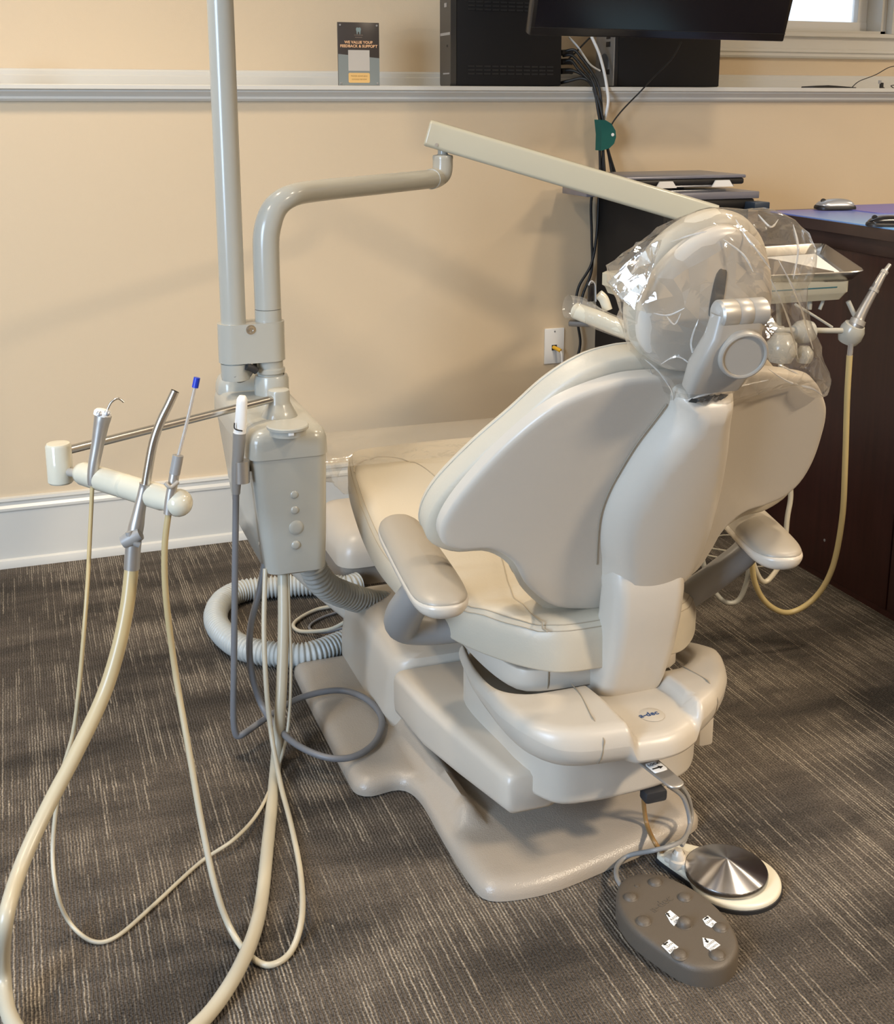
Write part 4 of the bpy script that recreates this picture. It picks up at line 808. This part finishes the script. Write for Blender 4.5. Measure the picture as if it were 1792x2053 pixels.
# painted crease highlights: thin whitened ridges along the folds, lying on the film
bm = bmesh.new()
for px in ([(1224, 566), (1262, 562), (1300, 552)], [(1290, 500), (1270, 545), (1255, 590)], [(1242, 590), (1262, 575), (1278, 560)], [(1262, 522), (1248, 560), (1262, 600)], [(1310, 628), (1340, 632), (1372, 618)], [(1335, 632), (1352, 650), (1365, 628)],
           [(1345, 485), (1390, 470), (1430, 462)], [(1475, 440), (1500, 480), (1535, 520)], [(1490, 465), (1520, 505), (1545, 540)], [(1450, 480), (1490, 510), (1510, 545)], [(1545, 560), (1580, 640), (1600, 720)], [(1560, 520), (1600, 600), (1630, 700)],
           [(1338, 818), (1400, 795), (1480, 775), (1540, 762)], [(1302, 740), (1325, 785), (1338, 815)], [(1292, 720), (1320, 745), (1345, 780), (1350, 810)], [(1540, 740), (1580, 765), (1630, 780), (1652, 798)], [(1560, 730), (1600, 750)], [(1325, 730), (1360, 715), (1400, 745)],
           [(1300, 520), (1290, 560), (1275, 610)], [(1520, 430), (1545, 455), (1560, 440)], [(1400, 640), (1385, 690), (1400, 730)], [(1590, 450), (1600, 500), (1590, 560)]):
    P = []
    for q in spline([(a, b, 0) for a, b in px], 6):
        d = Vector(ray(q.x, q.y)).normalized(); loc, nn, *_ = tree.ray_cast(Vector(CAM), d)
        if loc is not None: P.append(loc - d * .0012)
    if len(P) > 3:
        n = len(P); tube(bm, P, [.0004 + .0015 * math.sin(math.pi * k / (n - 1)) * (.5 + random.random() * .5) for k in range(n)], 5)
fin('fold_highlight', bm, FOLD_GLINT, o, 20)
# the stiff corner of the bag standing off to the left, two layers pressed flat and crumpled
fp0 = Vector((.745, -1.995, 1.06)); fn = Vector((-.74, -.68, .14)).normalized(); fx = Vector((fn.y, -fn.x, 0)).normalized(); fy = fn.cross(fx)
fo = []
for px, py in ((1218, 565), (1252, 530), (1290, 496), (1328, 476), (1310, 530), (1292, 585), (1272, 622), (1246, 603), (1232, 584)):
    d = Vector(ray(px, py)); q = Vector(CAM) + d * ((fp0 - Vector(CAM)).dot(fn) / d.dot(fn)) - fp0; fo.append((q.dot(fx), q.dot(fy)))
bm = bmesh.new(); plate(bm, fo, .004, .004, lambda u, v: .0012, lambda u, v: -.0012, lambda u, v, h: fp0 + fx * u + fy * v + fn * h, step=.011, smooth=False)
for v in bm.verts: v.co += fn * (noise.noise(v.co * 60) * .006 + noise.noise(v.co * 140) * .0025)
fin('film_corner', bm, FILM3, o, 6)
# clear sleeve over the foot end of the seat
rr = []
for y, gx, zt_, zb_ in ((-1.02, .232, .514, .455), (-.96, .232, .528, .448), (-.90, .222, .536, .440), (-.85, .236, .540, .43), (-.79, .238, .530, .44), (-.765, .22, .52, .455)):
    ring = []
    for a, b in rrect(-gx - .05, gx + .05, zb_, zt_, .022, 4):
        p = Vector((SX + a, y, b)); k = crumple(p, 14, .006); ring.append(p + Vector((k * .6, k * .4, k)))
    rr.append(ring)
bm = bmesh.new(); loft(bm, rr, False); bm.faces.new([v for v in bm.verts][-len(rr[0]):])
bmesh.ops.subdivide_edges(bm, edges=bm.edges[:], cuts=1)
o = fin('toe_cover', bm, FILM2, None, 60); tag(o, 'clear plastic sleeve over the foot end of the chair seat', 'plastic cover')

# ================================================================== HANDPIECE, TRAY
t = thing('handpiece', tuple(hpos), 'slim steel dental handpiece with yellowed hose hanging at the tray', 'handpiece')
P = path([(1708, 672, ('y', HY - .012)), (1718, 648, None), (1730, 622, None), (1752, 582, None), (1770, 550, None), (1784, 530, ('y', HY - .012))]); Q = spline(P, 6); n = len(Q)
bm = bmesh.new(); tube(bm, Q, [float(np.interp(i / (n - 1), [0, .15, .17, .22, .24, .6, .62, .85, .87, 1], [.010, .0145, .0165, .0165, .0125, .0095, .0098, .0072, .0050, .0045])) for i in range(n)], 20); fin('barrel', bm, ALU, t, 30)
for fa, rr_ in ((.20, .0172), (.235, .0168), (.60, .0108), (.845, .0084)):
    k = int(fa * (n - 1)); a_ = (Q[k + 1] - Q[k]).normalized(); mklathe('grip_ring', [(rr_ - .002, -.004), (rr_, -.0035), (rr_, .0035), (rr_ - .002, .004)], Q[k], a_, SATIN, t, 24)
mktube('gasket', path([(1707, 672, ('y', HY - .012)), (1705, 684, ('y', HY - .012))]), .0055, YEL, t, 10, smooth=False)
mktube('coupling', path([(1706, 682, ('y', HY - .012)), (1703, 714, ('y', HY - .012))]), .0062, CLEARP, t, 12, smooth=False)
mktube('hose', path([(1703, 712, ('y', HY - .012)), (1698, 800, None), (1694, 930, None), (1688, 1040, ('y', -1.30)), (1668, 1140, ('y', -1.28)), (1632, 1200, ('y', -1.26)), (1582, 1228, ('y', -1.25)), (1540, 1212, ('y', -1.25)), (1514, 1170, ('y', -1.26)), (1506, 1110, ('y', -1.28)), (1503, 1040, ('y', -1.30))]) + [Vector((1.47, -1.31, .72)), Vector((1.46, -1.30, .875))], .0068, HOSEC, t, 12)
# skewed instrument tray
tz = .944
cn = [Vector((1.40, -1.335, tz)), Vector(atZ(1738, 545, tz)), Vector(atZ(1652, 488, tz)), Vector((1.56, -.92, tz))]
def quadr(s, z, r=.045, n=6):
    c = sum(cn, Vector()) / 4; C = [c + (p - c) * s for p in cn]; out = []
    for i in range(4):
        a, b_, d = C[i - 1], C[i], C[(i + 1) % 4]; p0 = b_ + (a - b_).normalized() * r; p1 = b_ + (d - b_).normalized() * r
        for k in range(n + 1): q = k / n; w = p0 * (1 - q) ** 2 + b_ * 2 * q * (1 - q) + p1 * q * q; out.append(Vector((w.x, w.y, z)))
    return out
t = thing('instrument_tray', tuple(sum(cn, Vector()) / 4), 'rolled-rim stainless steel instrument tray on the delivery head', 'tray')
bm = bmesh.new(); loft(bm, [quadr(.90, tz - .022), quadr(.88, tz - .020), quadr(.975, tz - .002), quadr(.99, tz + .002), quadr(1.0, tz), quadr(.985, tz - .003), quadr(.895, tz - .0225)], False)
ring = quadr(.88, tz - .020); bm.faces.new([bm.verts.new(p) for p in ring]); ring = quadr(.895, tz - .0225); bm.faces.new([bm.verts.new(p) for p in ring][::-1]); bmesh.ops.remove_doubles(bm, verts=bm.verts, dist=1e-5)
fin('tray_pan', bm, STEEL, t, 50)
bm = bmesh.new(); a = quadr(.80, tz - .0192, .004, 2); b2 = quadr(.80, tz - .0186, .004, 2); loft(bm, [a, b2]); tag(fin('tray_paper', bm, PAPER), 'white paper liner lying in the steel instrument tray', 'paper')

# ================================================================== DESK SIDE
# dark wood counter unit
t = thing('reception_desk', (2.5, -2.2, 0), 'dark cherry desk with overhanging dark counter top, right side', 'desk')
for k, (y0, y1_) in enumerate(((-4.2, -2.31), (-2.30, -1.155), (-1.15, -.012))):
    mkbox('side_panel', (2.045, y0, .02), (2.075, y1_, .945), WOOD, t, .002)
mkbox('desk_body', (2.07, -4.2, 0), (2.72, -.012, .945), WOOD, t)
mkbox('desk_plinth', (2.05, -4.2, 0), (2.08, -.012, .022), WOOD, t)
mkbox('desk_rail', (2.036, -4.2, .925), (2.75, -.53, .970), COUNTER, t, .003)
bm = bmesh.new(); loft(bm, [[(x, y, z) for x, y in rrect(2.015, 2.95, -4.2, -.51, .02)] for z in (.970, .974, .994, .998)]); fin('counter_top', bm, COUNTER, t)
mklathe('panel_screw', [(0, .001), (.004, .001), (.004, -.001)], atX(1653, 1083, 2.045), (-1, 0, 0), SILVER, t, 10)
# black stand left of it with the laptop
t = thing('media_cabinet', (1.85, -.24, 0), 'black cabinet with grey-edged top, between wall and desk', 'cabinet')
BL0 = float(atY(1204, 560, -.06)[0]); BR0 = 2.04
mkbox('cabinet_body', (BL0, -.44, 0), (BR0, -.03, 1.012), BLACKM, t, .003)
mkbox('door', (BL0 + .01, -.445, .03), (BL0 + .255, -.438, .97), BLACK, t, .002)
mkbox('door', (BL0 + .265, -.445, .03), (BR0 - .01, -.438, .97), BLACK, t, .002)
zt0 = float(atY(1400, 387, -.455)[2])
mkbox('cabinet_top', (float(atY(1127, 380, -.03)[0]), -.20, zt0 - .024), (BL0 + .03, -.03, zt0), LAPT, t, .002)
mkbox('cabinet_top', (BL0 - .002, -.455, zt0 - .020), (float(atY(1522, 395, -.455)[0]), -.03, zt0), LAPT, t, .002)
mkbox('cabinet_drawer', (BL0, -.45, zt0 - .05), (float(atY(1514, 400, -.45)[0]), -.04, zt0 - .020), BLACK, t, .008)
# laptop on its stand
ly = -.42
zl = float(atY(1400, 352, ly)[2]); xl0 = float(atY(1238, 350, ly)[0]); xl1 = float(atY(1496, 352, ly)[0])
t = thing('laptop_stand', ((xl0 + xl1) / 2, -.30, zt0), 'low silver laptop stand with two front hooks on the cabinet', 'stand')
cxl = float(atY(1405, 372, ly)[0])
mkbox('stand_foot', (cxl - .10, -.40, zt0), (cxl + .10, -.20, zt0 + .005), SILVER, t, .002)
mkbox('stand_post', (cxl - .012, -.31, zt0 + .004), (cxl + .012, -.28, zl - .028), BLACK, t, .002)
mkbox('stand_plate', (cxl - .115, ly + .005, zl - .033), (cxl + .115, -.22, zl - .028), SILVER, t, .002)
for pxa, pxb in ((1312, 1353), (1424, 1466)):
    xa, xb = float(atY(pxa, 365, ly)[0]), float(atY(pxb, 365, ly)[0]); bm = bmesh.new()
    pr = [(xa, zl - .033), (xa + .012, zl - .014), (xb - .014, zl - .014), (xb, zl - .033)]
    loft(bm, [[(x, y, z) for x, z in pr] for y in (ly - .012, ly - .006)]); fin('stand_hook', bm, WHITE, t)
t = thing('laptop', ((xl0 + xl1) / 2, -.30, zl - .028), 'closed grey laptop lying on the silver stand', 'laptop')
mkbox('laptop_base', (xl0 + .004, ly + .002, zl - .0275), (xl1 - .004, -.17, zl - .009), BLACK, t, .006)
mkbox('laptop_lid', (xl0, ly, zl - .009), (xl1, -.165, zl), LAPT, t, .003)
# items on the counter
ZC = .998
matm = mat('blue_mat_gradient', (.2, .4, .8), .32); _n = matm.node_tree; _tc = _n.nodes.new('ShaderNodeTexCoord'); _sp = _n.nodes.new('ShaderNodeSeparateXYZ'); _mr = _n.nodes.new('ShaderNodeMapRange'); _cr = _n.nodes.new('ShaderNodeValToRGB')
_mr.inputs['From Min'].default_value = -.56; _mr.inputs['From Max'].default_value = -1.2; _cr.color_ramp.elements[0].color = (.13, .12, .42, 1); _cr.color_ramp.elements[1].color = (.25, .55, .85, 1)  # mat colour runs from violet at the far end to cyan near
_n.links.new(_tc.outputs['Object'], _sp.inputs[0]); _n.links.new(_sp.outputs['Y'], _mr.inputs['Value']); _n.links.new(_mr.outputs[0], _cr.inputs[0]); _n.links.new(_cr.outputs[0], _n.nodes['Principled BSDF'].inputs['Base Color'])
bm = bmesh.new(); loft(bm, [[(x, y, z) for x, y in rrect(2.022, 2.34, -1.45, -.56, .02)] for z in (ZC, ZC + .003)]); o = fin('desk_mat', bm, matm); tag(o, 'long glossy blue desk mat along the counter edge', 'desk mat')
bm = bmesh.new(); mc = atZ(1715, 423, ZC); loft(bm, [[(mc[0] + x, mc[1] + y, z) for x, y in rrect(-.02, .27, -.13, .12, .02)] for z in (ZC + .0031, ZC + .0055)]); o = fin('mouse_pad', bm, mat('purple_mouse_pad', (.20, .17, .42), .5)); tag(o, 'purple mouse pad on the counter under the grey mouse', 'mouse pad')
def mouse(px, py, m1, m2, label, rz, sc=1):
    p = Vector(atZ(px, py, ZC + .012)); p.z = ZC + (.0057 if m2 is SILVER else .0032)
    t = thing('computer_mouse', tuple(p), label, 'mouse', 'computer mice on the counter')
    R = Matrix.Rotation(rz, 3, 'Z'); mp = lambda u, v, h: p + R @ Vector((u * sc, v * sc, h * sc * .8))
    o = [(-.031, -.05), (0, -.058), (.031, -.05), (.034, 0), (.03, .045), (0, .056), (-.03, .045), (-.034, 0)]
    mkplate('mouse_base', o, .012, .004, .016, 0, mp, m1, t, hm=(lambda u, v: .006, lambda u, v: 0), step=.007)
    mkplate('mouse_cover', [(u * .92, v * .92) for u, v in o], .022, .004, lambda u, v: .036 - 3.5 * (v + .008) ** 2, .012, mp, m2, t, hm=(lambda u, v: .013, lambda u, v: .012), step=.006)
    q = mp(0, .034, .028); mklathe('scroll_wheel', [(0, -.003), (.007, -.003), (.007, .003), (0, .003)], q, R @ Vector((1, 0, 0)), BLACK, t, 14)
mouse(1672, 414, BLACK, SILVER, 'grey and black mouse on the purple pad by the wall', 1.35)
mouse(1778, 446, BLACK, SILVER if 0 else BLACKG, 'glossy black mouse on the blue mat at right edge', 1.1, .9)
p = Vector(atY(1528, 418, -.50)); o = mkbox('small_box', (p.x - .026, -.50, ZC), (p.x + .026, -.44, ZC + .022), mat('dark_blue_grey_plastic', (.03, .045, .07), .4), None, .003); tag(o, 'small dark blue-grey box on the counter beside the cabinet', 'box')

# ================================================================== ON THE LEDGE
LZ = 1.350
# computer towers
def tower(x0, x1, y0, dep, z1, label):
    t = thing('computer_tower', ((x0 + x1) / 2, y0 + dep / 2, LZ), label, 'computer', 'computer towers on the ledge')
    mkbox('case', (x0 + .003, y0 + .003, LZ + .002), (x1, y0 + dep, z1), BLACK, t, .003)
    mkbox('side_panel', (x0 + .014, y0, LZ + .004), (x1, y0 + .004, z1), BLACKM, t, .001)
    return t
tx0, tx1 = float(atY(907, 90, .02)[0]), float(atY(1125, 120, .02)[0])
t = tower(tx0, tx1, .02, .095, LZ + .262, 'black computer tower with vent rows, left on the ledge')
bm = bmesh.new(); loft(bm, [[(x, y, z) for y, z in rrect(.0195, .116, LZ + .001, LZ + .263, .012)] for x in (tx0 - .006, tx0 + .012)]); fp = fin('front_panel', bm, mat('dark_grey_bezel', (.045, .042, .038), .35), t, 50)
for nm, y0_, y1_, z0_, z1_ in (('drive_label', .025, .110, .150, .158), ('power_mark', .055, .075, .232, .244), ('port_mark', .030, .085, .036, .040), ('audio_port', .045, .055, .115, .122)):
    mkbox(nm, (tx0 - .0068, y0_, LZ + z0_), (tx0 - .005, y1_, LZ + z1_), INK if nm == 'audio_port' else SILVER, fp)
for row, n_, zz in ((0, 8, LZ + .222), (1, 11, LZ + .035)):
    for k in range(n_):
        for j in range(3 if row == 0 else 3): 
            x = tx0 + .050 + k * .0262; z = zz + j * .011; 
            if x + .02 < tx1: mkbox('vent_slot', (x, .0185, z), (x + .021, .0203, z + .005), INK, t)
px0, px1 = float(atY(1232, 120, .03)[0]), float(atY(1443, 120, .03)[0])
t = tower(px0, px1, .03, .135, LZ + .30, 'plain black computer tower with bare metal back, right on the ledge')
bk = mkbox('rear_panel', (px0 - .001, .036, LZ + .004), (px0 + .010, .160, LZ + .296), mat('galvanised_steel', (.42, .43, .44), .4, .8), t, .001)
for z in (.04, .125, .15): mkbox('port', (px0 - .004, .060, LZ + z), (px0 + .002, .085, LZ + z + .016), BLACK, bk, .001)
mklathe('fan_grille', [(.0, .001), (.030, .001), (.032, -.002)], (px0 - .0012, .100, LZ + .075), (-1, 0, 0), mat('dark_grille', (.05, .05, .05), .5), bk, 24)
mkbox('connector', (px0 - .006, .045, LZ + .172), (px0 + .001, .11, LZ + .184), YEL, bk, .001)
# feedback sign
sx0, sx1 = float(atY(677, 100, -.01)[0]), float(atY(760, 100, -.01)[0]); sz1 = float(atY(718, 45, -.01)[2]); sy = -.012
t = thing('acrylic_sign', ((sx0 + sx1) / 2, sy, LZ), 'dark and grey printed acrylic feedback sign standing on the ledge', 'sign')
SW, SH = sx1 - sx0, sz1 - LZ
mkbox('sign_plate', (sx0, sy, LZ), (sx1, sy + .006, sz1), mat('dark_grey_print', (.055, .045, .04), .3), t, .0008)
bm = bmesh.new(); zz = LZ + SH * .5; loft(bm, [[(sx0 + .0004, y, LZ + .001), (sx1 - .0004, y, LZ + .001), (sx1 - .0004, y, LZ + SH * .44), (sx0 + .0004, y, zz)] for y in (sy - .0004, sy)]); fin('lower_band', bm, mat('grey_green_print', (.24, .265, .25), .35), t)
for fx in (.06, .94):
    for fz in (.04, .955): mklathe('standoff', [(0, .002), (.0028, .0016), (.0028, 0)], (sx0 + SW * fx, sy - .0002, LZ + SH * fz), (0, -1, 0), SILVER, t, 14)
FR = lambda x, z: frame((x, sy - .0011, z), (1, 0, 0), (0, 0, 1)); scx = (sx0 + sx1) / 2
ORG = mat('peach_print', (.80, .47, .25), .5)
text('sign_text', 'WE VALUE YOUR', .0105, FR(scx, LZ + SH * .685), ORG, t, .0002, bold=.0004); text('sign_text', 'FEEDBACK & SUPPORT', .0105, FR(scx, LZ + SH * .625), ORG, t, .0002, bold=.0004)
tl = [(-.006, .008), (-.003, .0092), (0, .008), (.003, .0092), (.006, .008), (.0068, .004), (.0055, -.001), (.0045, -.008), (.003, -.0085), (.0018, -.003), (0, -.001), (-.0018, -.003), (-.003, -.0085), (-.0045, -.008), (-.0055, -.001), (-.0068, .004)]
bm = bmesh.new(); loft(bm, [[(scx + a * 1.1, y, LZ + SH * .865 + b_ * 1.1) for a, b_ in tl] for y in (sy - .0005, sy)]); fin('tooth_mark', bm, mat('pale_teal_print', (.22, .28, .27), .5), t)
for k, w_ in ((.80, .026), (.765, .021)): mkbox('small_print', (scx - w_ / 2, sy - .0004, LZ + SH * k - .0012), (scx + w_ / 2, sy, LZ + SH * k + .0012), mat('faded_print', (.16, .12, .09), .6), t)
mkbox('code_panel', (scx - .032, sy - .0009, LZ + SH * .235), (scx + .032, sy, LZ + SH * .565), mat('pale_print', (.55, .50, .43), .5), t)
bm = bmesh.new(); loft(bm, [[(scx + a, y, LZ + SH * .125 + b_) for a, b_ in rrect(-.032, .032, -.014, .014, .004)] for y in (sy - .0009, sy)]); bt = fin('sign_button', bm, mat('orange_print', (.80, .50, .18), .5), t)
for k, s_ in ((.1525, 'PLEASE LEAVE US A'), (.1, 'GOOGLE REVIEW')): text('button_text', s_, .0055, FR(scx, LZ + SH * k), mat('brown_print', (.35, .2, .06), .6), bt, .0001)
# monitor, tilted forward at the top
my = -.42; xa, xb = float(atY(1061, 70, my)[0]), float(atY(1571, 78, my)[0]); zm = float(atY(1300, 76, my)[2])
t = thing('monitor', ((xa + xb) / 2, my, zm), 'large black flat monitor hanging above the ledge, tilted down', 'monitor')
tl_ = math.radians(17); mo = Vector((xa, my, zm)); mx = Vector((1, 0, -.004)).normalized(); mz = Vector((0, -math.sin(tl_), math.cos(tl_))); myv = mz.cross(mx)
MM = frame(mo, mx, mz)                                      # local x along, y up, z toward the room
def mbox(name, lo, hi, m, par, bev=.002):
    bm = bmesh.new(); box(bm, lo, hi, bev); bm.transform(MM); return fin(name, bm, m, par)
mw = xb - xa
mbox('screen_housing', (0, 0, -.035), (mw, mw * .57, 0), BLACKG, t, .004); mbox('screen', (.012, .024, -.001), (mw - .012, mw * .57 - .012, .0008), mat('dark_screen', (.006, .006, .009), .18), t, 0); mbox('bezel_edge', (0, .0215, -.001), (mw, .0228, .0006), BLACK, t, 0)
mbox('mount_plate', (mw / 2 - .06, .14, -.05), (mw / 2 + .06, .26, -.034), BLACK, t)
mc_ = MM @ Vector((mw / 2, .20, -.045)); mktube('mount_arm', [mc_, mc_ + Vector((0, .12, .04)), Vector((mc_.x, .265, 1.80))], .02, BLACK, t)
# cables behind the towers
def cable(pts, r, label, m=CABLE, name='cable', cat='cable', grp='cables behind the computer towers'):
    o = mktube(name, path(pts), r, m, None, 8); return tag(o, label, cat, grp)
Yc = -.052
cable([(1128, 105, ('y', .06)), (1150, 100, None), (1165, 115, None), (1185, 142, None), (1200, 172, ('y', -.045)), (1206, 215, ('y', Yc)), (1208, 270, None), (1206, 345, None), (1186, 395, None), (1186, 470, None), (1186, 540, ('y', -.03)), (1168, 592, None), (1158, 640, None), (1163, 690, None), (1150, 740, ('y', -.03))], .0046, 'black cable running from tower back down the wall to the outlet')
cable([(1128, 112, ('y', .06)), (1148, 112, None), (1172, 140, None), (1190, 168, ('y', -.045)), (1202, 230, ('y', Yc)), (1202, 290, None), (1203, 345, None), (1200, 400, None), (1196, 470, None), (1185, 530, None), (1160, 575, ('y', -.03)), (1152, 620, ('y', -.03))], .0046, 'black cable beside the long one, ending behind the barrier sleeve')
cable([(1128, 125, ('y', .06)), (1145, 122, None), (1160, 140, None), (1178, 158, None), (1194, 178, ('y', -.045)), (1204, 240, ('y', -.056)), (1212, 345, ('y', -.056))], .0046, 'black cable, second plug down on the left tower')
cable([(1128, 142, ('y', .06)), (1150, 142, None), (1175, 156, None), (1192, 185, ('y', -.045)), (1202, 240, ('y', -.06)), (1218, 300, ('y', -.05)), (1226, 345, ('y', -.05))], .0046, 'black cable, third plug down on the left tower')
cable([(1124, 166, ('y', .05)), (1142, 162, None), (1165, 157, None), (1182, 165, None), (1196, 190, ('y', -.05)), (1209, 240, ('y', -.063)), (1216, 290, ('y', -.058)), (1232, 345, ('y', -.05))], .0050, 'black cable leaving the bottom of the left tower back')
cable([(1182, 76, ('y', .08)), (1170, 88, None), (1155, 104, None), (1140, 118, ('y', .08))], .0030, 'short black cable rising behind the monitor edge')
cable([(1140, 74, ('y', .08)), (1160, 96, None), (1182, 128, None), (1203, 142, ('y', .06))], .0030, 'thin white cable slanting behind the black plugs', WHITE)
cable([(1186, 74, ('y', .06)), (1200, 105, None), (1210, 140, None), (1216, 172, ('y', -.045)), (1219, 205, ('y', -.058)), (1212, 240, ('y', -.05))], .0050, 'thicker white cable dropping over the ledge into the bundle', WHITE)
cable([(1366, 84, ('y', -.30)), (1345, 120, None), (1310, 155, None), (1285, 182, ('y', -.06)), (1250, 218, None), (1232, 240, None), (1226, 250, ('y', -.055))], .0024, 'thin black cable from the monitor to the green strap')
for k, (px, py) in enumerate(((1132, 106), (1132, 124), (1132, 143))):
    p = Vector(atY(px, py, .06)); o = mktube('cable_plug', [p + Vector((-.012, 0, 0)), p + Vector((.012, 0, .001)), p + Vector((.026, 0, .0))], .0095, BLACK, None, 10, 3); tag(o, ('black cable plug in the left tower back, topmost of three', 'black cable plug in the left tower back, middle of three', 'black cable plug in the left tower back, lowest of three')[k], 'plug', 'plugs in the left tower')
sp_ = [(1203, 240), (1214, 241), (1226, 248), (1234, 262), (1235, 275), (1231, 288), (1222, 297), (1210, 301), (1205, 302), (1206, 270)]
P = [Vector(atY(px, py, -.080)) for px, py in sp_]; bm = bmesh.new(); loft(bm, [P, [p + Vector((0, .040, 0)) for p in P]]); cs = fin('cable_strap', bm, TEAL); tag(cs, 'green felt cable strap folded round the black cable bundle', 'cable strap')
bm = bmesh.new(); lathe(bm, [(0, .0012), (.0052, .001), (.0052, 0)], atY(1228, 270, -.0802), (0, -1, 0), 18); o = fin('strap_hole', bm, PAPER, cs)
# small black device with its wire, loose usb plug, red card
p0, p1 = Vector(atY(1630, 180, .01)), Vector(atY(1716, 180, .01))
bm = bmesh.new(); loft(bm, [[(x, y, z) for x, z in ((p0.x, LZ), (p0.x + .004, LZ + .006), (p0.x + .06, LZ + .0095), (p0.x + .092, LZ + .008), (p1.x, LZ + .003), (p1.x, LZ))] for y in (.01, .08)]); t = fin('usb_hub', bm, BLACK); tag(t, 'small flat black hub lying on the ledge under the window', 'hub')
mktube('wire', path([(1707, 176, ('y', .04)), (1722, 163, None), (1755, 150, None), (1780, 136, None), (1800, 131, ('y', .06))]), .0016, CABLE, t, 6)
p = Vector(atY(1766, 172, .05)); o = mkbox('usb_plug', (p.x - .006, .045, LZ + .001), (p.x + .008, .053, LZ + .020), BLACK, None, .002, rot=.2); tag(o, 'loose black usb plug on the ledge at the right edge', 'plug')
mkbox('metal_tip', (p.x - .012, .046, LZ + .016), (p.x - .002, .052, LZ + .028), SILVER, o, .001)
mktube('lead', path([(1769, 174, ('y', .05)), (1780, 181, None), (1792, 178, None), (1786, 172, None), (1800, 170, ('y', .05))]), .0016, CABLE, o, 6)
o = mkbox('red_folder', (-.10, .0, LZ), (-.0085, .02, LZ + .034), RED, None, .001); tag(o, 'red card standing on the ledge at the left edge', 'card')
# outlet
oc = Vector(atY(1110, 693, 0))
t = thing('wall_outlet', (oc.x, 0, oc.z), 'white wall plate with yellow plug and white cord', 'wall outlet')
mkbox('wall_plate', (oc.x - .0345, -.006, oc.z - .0585), (oc.x + .0345, 0, oc.z + .0585), WHITE, t, .002)
mkbox('jack', (oc.x - .010, -.008, oc.z - .014), (oc.x + .008, -.005, oc.z + .004), BLACK, t, .001)
mktube('yellow_plug', [Vector((oc.x - .004, -.005, oc.z - .004)), Vector((oc.x + .004, -.022, oc.z - .008)), Vector((oc.x + .010, -.032, oc.z - .012))], .0065, YEL, t, 10)
mktube('white_cord', [Vector((oc.x + .010, -.030, oc.z - .012)), Vector((oc.x + .014, -.034, oc.z - .03)), Vector((oc.x + .018, -.03, oc.z - .09)), Vector((oc.x + .025, -.028, oc.z - .2)), Vector((oc.x + .03, -.035, .02))], .0034, WHITE, t, 8)
mklathe('plate_screw', [(0, .001), (.003, .0008), (.003, 0)], (oc.x, -.006, oc.z + .048), (0, -1, 0), SILVER, t, 10)
